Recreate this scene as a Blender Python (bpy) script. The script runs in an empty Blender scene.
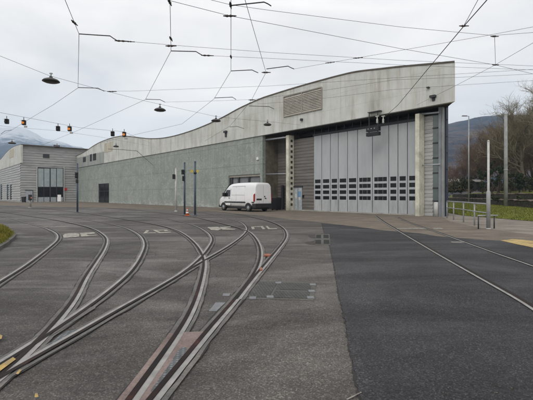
import bpy, math, random
from mathutils import Vector, Matrix
R = random.Random(7)
S = bpy.context.scene
COL = S.collection
H0 = 1.5            # eye height
F = 400.0           # focal length in photograph pixels
CX, HY = 266.5, 195.0

# ------------------------------------------------------------------ geometry helpers
def G(x, y, z=0.0):
    """photo pixel -> point on the ground plane (surveying the yard from the picture)"""
    Y = F * H0 / (y - HY)
    return Vector(((x - CX) / F * Y, Y, z))
def W(x, y, z):
    """photo pixel -> point at height z above the ground (wires)"""
    Y = F * (z - H0) / (HY - y)
    return Vector(((x - CX) / F * Y, Y, z))
def AT(x, y, Y):
    return Vector(((x - CX) / F * Y, Y, H0 + (HY - y) / F * Y))
_l = math.hypot(343.5, 400)
A = Vector((-343.5 / _l, 400 / _l, 0))        # along the depot facade, away to the left
N = Vector((400 / _l, 343.5 / _l, 0))         # into the building
ROT = math.atan2(A.y, A.x)
def FT(x, D):
    u = (x - CX) / F
    Y = D / (N.x * u + N.y)
    return A.x * u * Y + A.y * Y
def FZ(x, y, D):
    u = (x - CX) / F
    Y = D / (N.x * u + N.y)
    return H0 + (HY - y) / F * Y
def FP(t, D, z): return A * t + N * D + Vector((0, 0, z))

class MB:
    def __init__(s): s.v = []; s.f = []; s.sm = []
    def face(s, pts, smooth=False):
        n = len(s.v); s.v += [Vector(p) for p in pts]; s.f.append(list(range(n, n + len(pts)))); s.sm.append(smooth)
    def add(s, vs, fs, smooth=False):
        n = len(s.v); s.v += [Vector(p) for p in vs]
        for f in fs: s.f.append([i + n for i in f]); s.sm.append(smooth)
    def hexa(s, b, t):
        s.add(list(b) + list(t), [[3, 2, 1, 0], [4, 5, 6, 7], [0, 1, 5, 4], [1, 2, 6, 5], [2, 3, 7, 6], [3, 0, 4, 7]])
    def box(s, x0, x1, y0, y1, z0, z1):
        b = [(x0, y0, z0), (x1, y0, z0), (x1, y1, z0), (x0, y1, z0)]
        s.hexa(b, [(p[0], p[1], z1) for p in b])
    def fbox(s, t0, t1, d0, d1, z0, z1):
        """box in facade coordinates"""
        b = [FP(t1, d0, z0), FP(t0, d0, z0), FP(t0, d1, z0), FP(t1, d1, z0)]
        s.hexa(b, [p + Vector((0, 0, z1 - z0)) for p in b])
    def tube(s, pts, r, n=6, smooth=True, caps=True):
        pts = [Vector(p) for p in pts]; k0 = len(s.v); m = len(pts)
        rs = r if isinstance(r, (list, tuple)) else [r] * m
        for i, p in enumerate(pts):
            d = (pts[min(i + 1, m - 1)] - pts[max(i - 1, 0)]).normalized()
            up = Vector((0, 0, 1)) if abs(d.z) < .9 else Vector((1, 0, 0))
            a = d.cross(up).normalized(); b = a.cross(d)
            for j in range(n):
                q = 2 * math.pi * j / n + .3
                s.v.append(p + (a * math.cos(q) + b * math.sin(q)) * rs[i])
        for i in range(m - 1):
            for j in range(n):
                s.f.append([k0 + i * n + j, k0 + i * n + (j + 1) % n, k0 + (i + 1) * n + (j + 1) % n, k0 + (i + 1) * n + j]); s.sm.append(smooth)
        if caps:
            s.f.append([k0 + j for j in range(n)][::-1]); s.sm.append(False)
            s.f.append([k0 + (m - 1) * n + j for j in range(n)]); s.sm.append(False)
    def lathe(s, c, prof, n=20, smooth=True, axis=None):
        """prof: (r, h) pairs along axis (default z)"""
        c = Vector(c); ax = Vector(axis).normalized() if axis else Vector((0, 0, 1))
        up = Vector((1, 0, 0)) if abs(ax.x) < .9 else Vector((0, 1, 0))
        a = ax.cross(up).normalized(); b = ax.cross(a)
        k0 = len(s.v)
        for r, h in prof:
            for j in range(n):
                q = 2 * math.pi * j / n
                s.v.append(c + ax * h + (a * math.cos(q) + b * math.sin(q)) * r)
        for i in range(len(prof) - 1):
            for j in range(n):
                s.f.append([k0 + i * n + j, k0 + i * n + (j + 1) % n, k0 + (i + 1) * n + (j + 1) % n, k0 + (i + 1) * n + j]); s.sm.append(smooth)
        s.f.append([k0 + j for j in range(n)][::-1]); s.sm.append(False)
        s.f.append([k0 + (len(prof) - 1) * n + j for j in range(n)]); s.sm.append(False)

ROOTM = {}
def _root_matrix(o):
    while o.parent: o = o.parent
    return ROOTM[o.name]
def props(o, label=None, cat=None, group=None, kind=None):
    if label: o['label'] = label
    if cat: o['category'] = cat
    if group: o['group'] = group
    if kind: o['kind'] = kind
    return o
def thing(name, label, cat, loc, rotz=0.0, group=None):
    o = bpy.data.objects.new(name, None); COL.objects.link(o)
    o.empty_display_size = .3
    o.location = loc; o.rotation_euler = (0, 0, rotz)
    ROOTM[o.name] = Matrix.Translation(Vector(loc)) @ Matrix.Rotation(rotz, 4, 'Z')
    return props(o, label, cat, group)
def obj(name, mb, mat, parent=None, loc=None, rotz=0.0, local=False):
    me = bpy.data.meshes.new(name)
    if parent is not None: M = Matrix.Identity(4) if local else _root_matrix(parent).inverted()
    else:
        if loc is None:
            xs = [v.x for v in mb.v]; ys = [v.y for v in mb.v]
            loc = Vector(((min(xs) + max(xs)) / 2, (min(ys) + max(ys)) / 2, min(v.z for v in mb.v)))
        RM = Matrix.Translation(Vector(loc)) @ Matrix.Rotation(rotz, 4, 'Z'); M = RM.inverted()
    me.from_pydata([tuple(M @ v) for v in mb.v], [], mb.f)
    me.polygons.foreach_set('use_smooth', mb.sm)
    me.update(); me.materials.append(mat)
    o = bpy.data.objects.new(name, me); COL.objects.link(o)
    if parent is not None: o.parent = parent
    else:
        o.location = loc; o.rotation_euler = (0, 0, rotz); ROOTM[o.name] = RM
    return o
def struct(name, mb, mat, loc=(0, 0, 0)):
    return props(obj(name, mb, mat, loc=loc), kind='structure')
def solo(name, mb, mat, label, cat, group=None, loc=None):
    return props(obj(name, mb, mat, loc=loc), label, cat, group)

# ------------------------------------------------------------------ materials
class Nt:
    def __init__(s, name):
        s.m = bpy.data.materials.new(name); s.m.use_nodes = True
        s.t = s.m.node_tree; s.n = s.t.nodes; s.l = s.t.links
        s.b = s.n['Principled BSDF']; s.tc = s.n.new('ShaderNodeTexCoord')
    def coord(s, scale=(1, 1, 1), rot=(0, 0, 0)):
        mp = s.n.new('ShaderNodeMapping'); mp.inputs['Scale'].default_value = scale; mp.inputs['Rotation'].default_value = rot
        s.l.new(s.tc.outputs['Object'], mp.inputs['Vector']); return mp.outputs['Vector']
    def noise(s, scale, detail=4, rough=.6, vec=None, dist=0):
        q = s.n.new('ShaderNodeTexNoise'); q.inputs['Scale'].default_value = scale
        q.inputs['Detail'].default_value = detail; q.inputs['Roughness'].default_value = rough; q.inputs['Distortion'].default_value = dist
        s.l.new(vec if vec else s.tc.outputs['Object'], q.inputs['Vector']); return q.outputs['Fac']
    def ramp(s, fac, stops):
        q = s.n.new('ShaderNodeValToRGB'); e = q.color_ramp.elements
        while len(e) < len(stops): e.new(.5)
        for el, (p, c) in zip(e, stops):
            el.position = p; el.color = (*(c if hasattr(c, '__len__') else (c, c, c)), 1)
        s.l.new(fac, q.inputs['Fac']); return q.outputs['Color']
    def mix(s, fac, a, b, mode='MIX'):
        q = s.n.new('ShaderNodeMix'); q.data_type = 'RGBA'; q.blend_type = mode
        for k, v in ((0, fac), (6, a), (7, b)):
            if isinstance(v, (int, float)): q.inputs[k].default_value = v
            elif hasattr(v, '__len__'): q.inputs[k].default_value = (*v, 1)
            else: s.l.new(v, q.inputs[k])
        return q.outputs[2]
    def math(s, op, a, b=None):
        q = s.n.new('ShaderNodeMath'); q.operation = op
        for k, v in ((0, a), (1, b)):
            if v is None: continue
            if isinstance(v, (int, float)): q.inputs[k].default_value = v
            else: s.l.new(v, q.inputs[k])
        return q.outputs[0]
    def sep(s, vec=None):
        q = s.n.new('ShaderNodeSeparateXYZ'); s.l.new(vec if vec else s.tc.outputs['Object'], q.inputs[0]); return q.outputs
    def lines(s, val, period, width):
        """1 on thin lines each period"""
        m = s.math('PINGPONG', val, period / 2); return s.math('LESS_THAN', m, width)
    def out(s, color, rough=.8, bump=None, bstr=.3, bdist=.01, metal=0, spec=.3):
        if hasattr(color, '__len__'): s.b.inputs['Base Color'].default_value = (*color, 1)
        else: s.l.new(color, s.b.inputs['Base Color'])
        if isinstance(rough, (int, float)): s.b.inputs['Roughness'].default_value = rough
        else: s.l.new(rough, s.b.inputs['Roughness'])
        s.b.inputs['Metallic'].default_value = metal; s.b.inputs['Specular IOR Level'].default_value = spec
        if bump is not None:
            q = s.n.new('ShaderNodeBump'); q.inputs['Strength'].default_value = bstr; q.inputs['Distance'].default_value = bdist
            s.l.new(bump, q.inputs['Height']); s.l.new(q.outputs[0], s.b.inputs['Normal'])
        return s.m
def mul(c, k): return tuple(x * k for x in c)
def plain(name, c, rough=.6, var=.12, scale=3, metal=0, spec=.4):
    t = Nt(name); f = t.noise(scale, 5, .65)
    return t.out(t.ramp(f, [(.3, mul(c, 1 - var)), (.7, mul(c, 1 + var))]), rough, metal=metal, spec=spec)

def m_asphalt(name, c, warm, k=1.0, streak=.35, speck=.5, wet=.5):
    t = Nt(name)
    big = t.noise(.16, 7, .62, dist=.8)
    col = t.ramp(big, [(.32, mul(c, .66)), (.48, c), (.60, mul(warm, 1.15)), (.74, mul(warm, 1.45))])
    st = t.noise(1.0, 6, .66, t.coord((.2, .5, 1), (0, 0, .3)), 1.2)
    col = t.mix(streak, col, t.ramp(st, [(.36, mul(c, .5)), (.5, c), (.64, mul(warm, 1.8))]))
    mid = t.noise(3.2, 5, .72)
    col = t.mix(.5, col, t.mix(1, col, t.ramp(mid, [(.34, .74), (.5, 1.0), (.66, 1.25)]), 'MULTIPLY'))
    v = t.n.new('ShaderNodeTexVoronoi'); v.inputs['Scale'].default_value = 78; v.inputs['Randomness'].default_value = 1
    t.l.new(t.tc.outputs['Object'], v.inputs['Vector']); sv = t.n.new('ShaderNodeSeparateColor'); t.l.new(v.outputs['Color'], sv.inputs[0])
    stone = t.ramp(sv.outputs[0], [(0, .30), (.45, .80), (.8, 1.30), (1, 2.6)])
    col = t.mix(speck, col, t.mix(1, col, stone, 'MULTIPLY'))
    fine = t.noise(85, 4, .8)
    col = t.mix(speck, col, t.mix(1, col, t.ramp(fine, [(.34, .18), (.5, .95), (.66, 2.2)]), 'MULTIPLY'))
    drip = t.noise(2.3, 3, .5); col = t.mix(t.math('MULTIPLY', t.ramp(drip, [(.665, 0), (.72, 1)]), .45), col, mul(c, .38))
    ck = t.n.new('ShaderNodeTexVoronoi'); ck.feature = 'DISTANCE_TO_EDGE'; ck.inputs['Scale'].default_value = .33
    wv = t.n.new('ShaderNodeVectorMath'); wn_ = t.n.new('ShaderNodeTexNoise'); wn_.inputs['Scale'].default_value = 1.6; wn_.inputs['Detail'].default_value = 5
    t.l.new(t.tc.outputs['Object'], wn_.inputs['Vector']); wv.operation = 'MULTIPLY_ADD'; wv.inputs[1].default_value = (1.3, 1.3, 0)
    t.l.new(wn_.outputs['Color'], wv.inputs[0]); t.l.new(t.tc.outputs['Object'], wv.inputs[2]); t.l.new(wv.outputs[0], ck.inputs['Vector'])
    crk = t.math('MULTIPLY', t.math('LESS_THAN', ck.outputs['Distance'], .0035), t.ramp(big, [(.46, 0), (.54, 1)]))
    col = t.mix(t.math('MULTIPLY', crk, .55 * k), col, mul(c, .25))
    tm = t.noise(1, 3, .5, t.coord((1.5, .05, 1), (0, 0, -.25))); col = t.mix(t.math('MULTIPLY', t.ramp(tm, [(.58, 0), (.68, 1)]), .22), col, mul(c, .5))
    g = t.noise(150, 2, .7)
    col = t.mix(t.math('MULTIPLY', t.math('GREATER_THAN', g, .68), .5), col, mul(warm, 2.6))
    return t.out(col, t.ramp(st, [(.36, .9), (.62, wet)]), t.math('ADD', fine, sv.outputs[0]), .6, .008, spec=.35)

M = {}
M['yard'] = m_asphalt('worn_asphalt', (.076, .069, .062), (.106, .095, .085), streak=.36, speck=.62, wet=.5)
M['patch'] = m_asphalt('new_asphalt', (.032, .031, .034), (.044, .042, .045), k=0, streak=.2, speck=.85, wet=.6)
def m_dirt(name, c, d, sc=.7):
    t = Nt(name); f = t.noise(sc, 7, .68, t.coord((1, 1.6, 1)))
    col = t.ramp(f, [(.32, d), (.5, c), (.7, mul(c, 1.3))])
    fine = t.noise(26, 4, .75)
    col = t.mix(.6, col, t.mix(1, col, t.ramp(fine, [(.35, .55), (.5, 1), (.68, 1.5)]), 'MULTIPLY'))
    return t.out(col, .95, fine, .5, .01, spec=.15)
M['dirt'] = m_dirt('earth_dust', (.170, .145, .118), (.110, .097, .082))
M['sand'] = m_dirt('yellow_sand', (.44, .33, .15), (.25, .19, .11), 2.5)
M['pavement'] = m_dirt('pavement_concrete', (.225, .20, .172), (.15, .13, .11), .5)
M['terrain'] = m_dirt('field', (.07, .08, .035), (.09, .075, .045), .02)

def m_concrete(name, c, warm=None):
    t = Nt(name); warm = warm or c
    f = t.noise(1.3, 6, .7); col = t.ramp(f, [(.33, mul(c, .7)), (.5, c), (.68, mul(warm, 1.18))])
    g = t.noise(40, 4, .7); col = t.mix(.5, col, t.mix(1, col, t.ramp(g, [(.35, .65), (.65, 1.3)]), 'MULTIPLY'))
    return t.out(col, .9, g, .3, .004, spec=.2)
M['strip'] = m_concrete('rail_sealing', (.150, .144, .134), (.17, .155, .143))
M['edge'] = plain('bitumen_joint', (.028, .026, .025), .8)
M['head'] = plain('worn_rail_steel', (.29, .28, .265), .5, .28, 5, metal=.15)
t = Nt('groove_shade'); M['groove'] = t.out(t.ramp(t.noise(.8, 5, .7), [(.35, (.008, .007, .007)), (.58, (.022, .014, .011)), (.75, (.075, .03, .02))]), .8)  # shade inside the groove painted as near-black colour, with rust-brown spots
M['pink'] = m_concrete('reddish_resin', (.215, .165, .152), (.235, .185, .168))
t = Nt('rusty_groove_shade'); M['groove_shade_rust'] = t.out(t.ramp(t.noise(1.1, 6, .75), [(.42, (.007, .005, .005)), (.56, (.022, .010, .008)), (.70, (.085, .028, .020))]), .8)  # near-black stands in for the groove's shaded depth; reddish patches are rust
def m_tread(name, c):
    t = Nt(name); s = t.sep(t.coord((1, 1, 1), (0, 0, .6)))
    a = t.math('SINE', t.math('MULTIPLY', s[0], 95)); b = t.math('SINE', t.math('MULTIPLY', s[1], 95))
    k = t.math('MULTIPLY', a, b); f = t.noise(5, 5, .7)
    col = t.mix(1, t.ramp(k, [(.3, mul(c, .62)), (.7, mul(c, 1.25))]), t.ramp(f, [(.35, .65), (.65, 1.2)]), 'MULTIPLY')
    return t.out(col, .55, k, .5, .004, metal=.2)
M['tread'] = m_tread('checker_plate', (.16, .17, .175))
M['cover'] = m_tread('cast_iron_cover', (.085, .086, .076))
M['cover_frame'] = m_concrete('iron_frame', (.115, .112, .102))
M['zinc_lid'] = plain('zinc_lid', (.20, .205, .215), .6, .2, 8, metal=.2)
M['gritm'] = plain('grit', (.17, .145, .115), .9, .45, 9)
M['wet'] = plain('wet_dark_grate', (.010, .010, .010), .8)
M['wetstain'] = plain('damp_asphalt', (.045, .038, .032), .8, .3, 3)
def m_worn(name, c, under):
    t = Nt(name); f = t.noise(7, 6, .75)
    return t.out(t.ramp(f, [(.40, under), (.52, mul(c, .62)), (.70, c)]), .8)
M['paintw'] = m_worn('worn_white_paint', (.56, .53, .46), (.16, .15, .135))
M['paintd'] = m_worn('faded_line_paint', (.40, .38, .33), (.12, .11, .10))
M['painty'] = m_worn('worn_yellow_paint', (.62, .43, .15), (.3, .24, .14))

# depot
t = Nt('fascia_panels'); s = t.sep()
streak = t.noise(1.0, 6, .72, t.coord((1.7, 1.7, .16)))
blot = t.noise(.35, 5, .65)
col = t.ramp(blot, [(.3, (.46, .465, .43)), (.55, (.58, .585, .56)), (.75, (.66, .66, .635))])
col = t.mix(.56, col, t.mix(1, col, t.ramp(streak, [(.33, (.50, .46, .38)), (.44, (.82, .81, .76)), (.54, (1.0, 1.0, .99)), (.66, (1.08, 1.08, 1.08))]), 'MULTIPLY'))
j = t.math('MAXIMUM', t.lines(s[2], 1.25, .012), t.lines(s[0], 3.75, .014))
col = t.mix(t.math('MULTIPLY', j, .42), col, (.30, .29, .25))
M['fascia'] = t.out(col, .7, streak, .05, .01)

t = Nt('green_render'); s = t.sep()
blot = t.noise(.5, 6, .68); dab = t.noise(.9, 8, .78, t.coord((1, 1, 1.3)), 1.8)
col = t.ramp(blot, [(.3, (.215, .243, .217)), (.5, (.268, .296, .268)), (.72, (.322, .346, .316))])
col = t.mix(t.math('MULTIPLY', t.ramp(dab, [(.53, 0), (.585, 1), (.62, .25), (.66, .8)]), .45), col, (.45, .48, .44))
stk = t.noise(1, 5, .7, t.coord((3, 3, .12))); col = t.mix(.6, col, t.mix(1, col, t.ramp(stk, [(.3, .78), (.6, 1.08)]), 'MULTIPLY'))
fine = t.noise(7, 5, .75); col = t.mix(.7, col, t.mix(1, col, t.ramp(fine, [(.32, .78), (.5, 1.0), (.7, 1.35)]), 'MULTIPLY'))
j = t.math('MAXIMUM', t.lines(s[2], 2.35, .022), t.lines(s[0], 7.2, .02))
col = t.mix(t.math('MULTIPLY', j, .5), col, (.08, .09, .085))
peel = t.noise(1.7, 7, .75, t.coord((.6, .6, 1.5)))
low = t.math('SUBTRACT', 1.0, t.math('MULTIPLY', s[2], .62))
pk = t.math('MULTIPLY', t.math('GREATER_THAN', t.math('ADD', peel, t.math('MULTIPLY', low, .20)), .70), t.math('LESS_THAN', s[2], 1.5))
col = t.mix(t.math('MULTIPLY', pk, .65), col, (.46, .47, .44))
M['green'] = t.out(col, .85, dab, .08, .01)
t = Nt('grey_green_cladding'); s = t.sep(); f = t.noise(1, 5, .7, t.coord((2, 2, .2)))
col = t.ramp(f, [(.35, (.24, .26, .245)), (.65, (.36, .375, .355))]); col = t.mix(t.math('MULTIPLY', t.lines(s[0], 2.4, .03), .5), col, (.12, .12, .11))
M['cladding'] = t.out(col, .75)
t = Nt('rust_streaked_panel'); f = t.noise(1, 6, .75, t.coord((3, 3, .25)))
M['rustpanel'] = t.out(t.ramp(f, [(.35, (.36, .30, .20)), (.5, (.46, .43, .34)), (.7, (.55, .54, .47))]), .8)
M['coping'] = plain('coping_metal', (.10, .085, .065), .6, .3, 2)
M['roof'] = plain('roof_membrane', (.22, .215, .20), .85, .2, .3)
M['louvre'] = plain('louvre_metal', (.40, .365, .315), .6, .2, 2)
M['louvref'] = plain('louvre_frame', (.30, .28, .24), .6)
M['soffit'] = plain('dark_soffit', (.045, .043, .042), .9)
M['steel_dark'] = plain('dark_steel', (.035, .036, .04), .5)
M['steel_navy'] = plain('navy_steel', (.02, .024, .042), .5)
M['steel_grey'] = plain('grey_steel', (.22, .235, .25), .45, .15, 2, metal=.2)
t = Nt('door_paint'); s = t.sep(); f = t.noise(1, 5, .7, t.coord((1.5, 1.5, .25)))
M['door'] = t.out(t.ramp(f, [(.32, (.32, .345, .36)), (.6, (.38, .40, .415)), (.75, (.41, .425, .435))]), .5, spec=.35) if False else t.out(t.mix(t.math('MULTIPLY', t.math('MULTIPLY', t.ramp(t.noise(1.6, 6, .75, t.coord((2.2, 2.2, .5))), [(.42, 0), (.62, 1)]), t.math('LESS_THAN', s[2], 1.05)), .35), t.ramp(f, [(.32, (.355, .375, .385)), (.6, (.43, .45, .457)), (.75, (.46, .475, .48))]), (.20, .18, .155)), t.ramp(f, [(.3, .35), (.7, .6)]), t.noise(.9, 3, .5), .25, .03, spec=.4)
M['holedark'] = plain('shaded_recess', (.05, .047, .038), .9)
M['seal'] = plain('rubber_seal', (.016, .017, .018), .7)
M['glass_dark'] = plain('dark_glazing', (.009, .010, .011), .2, .35, 1.3, spec=.3)
M['glass_green'] = plain('greenish_glazing', (.10, .13, .125), .12, .3, .7, spec=.6)
M['cream'] = m_concrete('cream_concrete', (.60, .585, .485), (.63, .615, .53))
M['pipe'] = plain('galvanised_pipe', (.36, .38, .40), .45, .12, 4, metal=.3)
M['grey_panel'] = plain('grey_panel', (.20, .21, .215), .7, .2, 1)
M['brown_wall'] = m_concrete('brown_render', (.15, .135, .105), (.175, .155, .12))
def m_corr(name, c):
    t = Nt(name); f = t.noise(1, 5, .7, t.coord((.35, .35, 2.2)))
    return t.out(t.ramp(f, [(.32, mul(c, .72)), (.5, c), (.7, mul(c, 1.2))]), .5, metal=.15)
M['corr'] = m_corr('corrugated_steel', (.43, .43, .425))
M['corr_brown'] = m_corr('brown_corrugated_steel', (.175, .16, .148))
M['frosted'] = plain('frosted_polycarbonate', (.36, .41, .42), .45, .18, 1.2)
M['sill'] = m_concrete('concrete_sill', (.36, .35, .32))
M['posterblue'] = plain('blue_notice', (.16, .30, .48), .5)
M['notice'] = plain('pale_notice', (.55, .57, .58), .5)
M['doorpale'] = plain('pale_door', (.37, .40, .42), .5, .25, 5)
# general
M['rustbar'] = plain('rusty_primer', (.30, .105, .065), .7, .35, 12)
M['white'] = plain('white_enamel', (.72, .72, .71), .4)
M['offwhite'] = plain('weathered_white', (.50, .50, .48), .55, .2, 3)
M['black'] = plain('black_plastic', (.014, .014, .015), .5)
M['wire'] = plain('wire_metal', (.045, .045, .048), .5)
M['copper'] = plain('contact_wire_copper', (.05, .045, .043), .5)
M['insul'] = plain('brown_insulator', (.05, .035, .03), .35)
M['red'] = plain('red_enamel', (.50, .03, .03), .4)
M['yellow'] = plain('yellow_enamel', (.50, .40, .08), .45)
M['bluepole'] = plain('blue_grey_paint', (.07, .092, .125), .45, .25, 2)
M['zincpole'] = plain('galvanised_steel', (.33, .34, .34), .5, .18, 2, metal=.25)
M['concpole'] = m_concrete('weathered_mast', (.30, .305, .30))
M['orange'] = plain('orange_plastic', (.56, .13, .05), .5)
M['lampshade'] = plain('pendant_shade', (.055, .05, .05), .45)
M['lampglass'] = plain('pendant_diffuser', (.035, .03, .03), .35)
t = Nt('lit_amber_lens'); t.b.inputs['Emission Color'].default_value = (1, .33, .04, 1); t.b.inputs['Emission Strength'].default_value = .28
M['amber'] = t.out((.5, .16, .03), .3)
t = Nt('car_paint'); t.b.inputs['Coat Weight'].default_value = .5; t.b.inputs['Coat Roughness'].default_value = .08
s = t.sep(); dz_ = t.math('MULTIPLY', t.ramp(t.math('ADD', t.math('MULTIPLY', t.noise(3.5, 6, .72), .8), t.math('MULTIPLY', s[2], -.35)), [(.0, 0), (.22, 1)]), .42)
M['vanwhite'] = t.out(t.mix(dz_, t.ramp(t.noise(1.2, 5, .65), [(.3, (.76, .765, .77)), (.7, (.83, .83, .83))]), (.45, .42, .38)), .3, spec=.5)
M['trim'] = plain('black_bumper', (.02, .02, .021), .55)
M['tyre'] = plain('tyre_rubber', (.013, .013, .013), .8)
M['rim'] = plain('wheel_steel', (.30, .31, .32), .4, metal=.5)
M['winglass'] = plain('window_glass', (.012, .014, .016), .06, spec=.6)
M['tail'] = plain('tail_lamp_red', (.35, .02, .02), .2)
# nature
t = Nt('mown_grass'); f = t.noise(1.6, 6, .7); g = t.noise(18, 4, .7)
col = t.ramp(f, [(.3, (.095, .112, .02)), (.5, (.145, .165, .03)), (.72, (.23, .21, .065))])
M['grass'] = t.out(t.mix(.6, col, t.mix(1, col, t.ramp(g, [(.3, .55), (.7, 1.5)]), 'MULTIPLY')), .9, g, .6, .04, spec=.15)
t = Nt('winter_grass'); f = t.noise(2.2, 6, .7)
M['drygrass'] = t.out(t.ramp(f, [(.32, (.08, .10, .016)), (.5, (.165, .16, .028)), (.7, (.30, .21, .05))]), .9, f, .6, .04, spec=.15)
M['bark'] = plain('bark', (.115, .092, .066), .9, .3, 3)
M['twig'] = plain('twigs_brown', (0.173, 0.124, 0.091), .9, .3, .6)
M['twigred'] = plain('twigs_russet', (.195, .130, .098), .9, .3, .6)
M['twigpale'] = plain('twigs_olive', (0.223, 0.190, 0.124), .9, .3, .6)
def m_leaf(name, c):
    t = Nt(name); f = t.noise(1.1, 4, .7)
    return t.out(t.ramp(f, [(.3, mul(c, .55)), (.5, c), (.72, mul(c, 1.6))]), .7, spec=.2)
M['leaf'] = m_leaf('ivy_leaf', (.035, .050, .026))
M['leafolive'] = m_leaf('olive_leaf', (.055, .062, .030))
t = Nt('winter_brush'); f = t.noise(.5, 4, .7); M['brush'] = t.out(t.ramp(f, [(.34, (.035, .045, .02)), (.5, (.085, .065, .042)), (.68, (.14, .10, .07))]), .9, spec=.1)
t = Nt('dark_stone'); f = t.noise(2.4, 6, .75); b = t.n.new('ShaderNodeTexVoronoi'); b.inputs['Scale'].default_value = 2.2
t.l.new(t.coord((1, 1, 2)), b.inputs['Vector'])
col = t.ramp(f, [(.32, (.022, .025, .016)), (.5, (.055, .046, .036)), (.7, (.105, .085, .065))])
M['stone'] = t.out(t.mix(.5, col, t.mix(1, col, t.ramp(b.outputs['Distance'], [(.1, 1.5), (.6, .4)]), 'MULTIPLY')), .95, b.outputs['Distance'], .8, .05)
M['copingstone'] = m_concrete('coping_stone', (.19, .15, .13))
t = Nt('wooded_hill_haze_tint'); f = t.noise(.011, 8, .72, t.coord((1, .6, 2.8)), 1.0); g = t.noise(.07, 6, .78)
col = t.ramp(f, [(.38, (.006, .018, .040)), (.47, (.026, .034, .058)), (.54, (.075, .058, .062)), (.66, (.13, .10, .075))])  # blue of distant haze partly painted into the woods' own colours
M['hill'] = t.out(t.mix(.6, col, t.mix(1, col, t.ramp(g, [(.34, .35), (.5, 1), (.66, 1.8)]), 'MULTIPLY')), .95, g, .9, 6, spec=.05)
t = Nt('snowy_rock'); s = t.sep(); f = t.noise(.010, 7, .75, t.coord((1, 1, 1.3)), .8); g = t.noise(.035, 6, .75, t.coord((1.6, 1, .7)))
hgt = t.math('ADD', t.math('MULTIPLY', s[2], .0033), t.math('MULTIPLY', f, .95)); hgt = t.math('ADD', hgt, t.math('MULTIPLY', g, .25))
M['snow'] = t.out(t.ramp(t.math('MULTIPLY', hgt, .6), [(.66, (.020, .032, .052)), (.77, (.050, .066, .09)), (.83, (.20, .23, .28)), (.93, (.62, .64, .67))]), .9, g, .5, 15, spec=.05)
M['house'] = plain('house_render', (.34, .32, .29), .85)
M['houseroof'] = plain('grey_sheet_roof', (.30, .29, .28), .7)
M['shed'] = plain('dark_boards', (.016, .016, .017), .9)

# ------------------------------------------------------------------ camera, sky, sun
cd = bpy.data.cameras.new('camera'); cam = bpy.data.objects.new('camera', cd); COL.objects.link(cam); S.camera = cam
cam.location = (0, 0, H0); cam.rotation_euler = (math.radians(90), 0, 0)
cd.sensor_width = 36; cd.lens = 36 * F / 533; cd.shift_y = -5 / 533; cd.clip_end = 12000; cd.clip_start = .1
SUN_EL, SUN_AZ = math.radians(42), math.radians(208)     # azimuth clockwise from +Y
w = bpy.data.worlds.new('World'); S.world = w; w.use_nodes = True
nt = w.node_tree; n = nt.nodes; l = nt.links; bg = n['Background']
sky = n.new('ShaderNodeTexSky'); sky.sky_type = 'NISHITA'; sky.sun_disc = False; sky.sun_elevation = SUN_EL; sky.sun_rotation = SUN_AZ
tc = n.new('ShaderNodeTexCoord'); mp = n.new('ShaderNodeMapping'); mp.inputs['Scale'].default_value = (1.2, 1.2, 4.0)
l.new(tc.outputs['Generated'], mp.inputs['Vector'])
no = n.new('ShaderNodeTexNoise'); no.inputs['Scale'].default_value = 1.7; no.inputs['Detail'].default_value = 6; no.inputs['Roughness'].default_value = .5; no.inputs['Distortion'].default_value = .5
l.new(mp.outputs[0], no.inputs['Vector'])
cr = n.new('ShaderNodeValToRGB'); e = cr.color_ramp.elements
e[0].position = .30; e[0].color = (7.2, 7.2, 7.2, 1); e[1].position = .68; e[1].color = (10.7, 10.35, 9.95, 1)
l.new(no.outputs['Fac'], cr.inputs['Fac'])
mx = n.new('ShaderNodeMix'); mx.data_type = 'RGBA'; mx.inputs[0].default_value = .96
l.new(sky.outputs[0], mx.inputs[6]); l.new(cr.outputs[0], mx.inputs[7]); l.new(mx.outputs[2], bg.inputs['Color'])
bg.inputs['Strength'].default_value = .1
S.cycles.volume_bounces = 3; S.cycles.volume_step_rate = 4
sd = bpy.data.lights.new('sun', 'SUN'); sd.energy = .9; sd.angle = math.radians(25); sd.color = (1, .965, .92)
so = bpy.data.objects.new('sun', sd); COL.objects.link(so)
dv = Vector((math.sin(SUN_AZ) * math.cos(SUN_EL), math.cos(SUN_AZ) * math.cos(SUN_EL), math.sin(SUN_EL)))
so.rotation_euler = dv.to_track_quat('Z', 'Y').to_euler(); so.location = (0, -20, 60)
S.view_settings.view_transform = 'Standard'; S.view_settings.look = 'None'; S.view_settings.gamma = 1; S.view_settings.exposure = .24
S.view_settings.use_curve_mapping = False

# ------------------------------------------------------------------ ground
mb = MB(); mb.face([(-2600, -200, -.03), (2600, -200, -.03), (2600, 3200, -.03), (-2600, 3200, -.03)]); struct('ground', mb, M['terrain'])
mb = MB(); mb.face([(-190, -12, 0), (70, -12, 0), (70, 24, 0), (34, 46, 0), (34, 130, 0), (-190, 190, 0)]); struct('yard', mb, M['yard'])
def poly(pts, z, jag=0, step=.25, seed=1):
    rr = random.Random(seed); P = [G(x, y) for x, y in pts]; out = []
    for i, p in enumerate(P):
        q = P[(i + 1) % len(P)]; m = max(1, int((q - p).length / step)) if jag else 1
        m = min(m, 420)
        nn = Vector((-(q - p).y, (q - p).x, 0)).normalized() if (q - p).length > 1e-6 else Vector()
        for k in range(m):
            o = (rr.random() - .5) * 2 * jag if k else 0
            out.append(p.lerp(q, k / m) + nn * o + Vector((0, 0, z)))
    mb = MB(); mb.face(out); return mb
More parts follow.
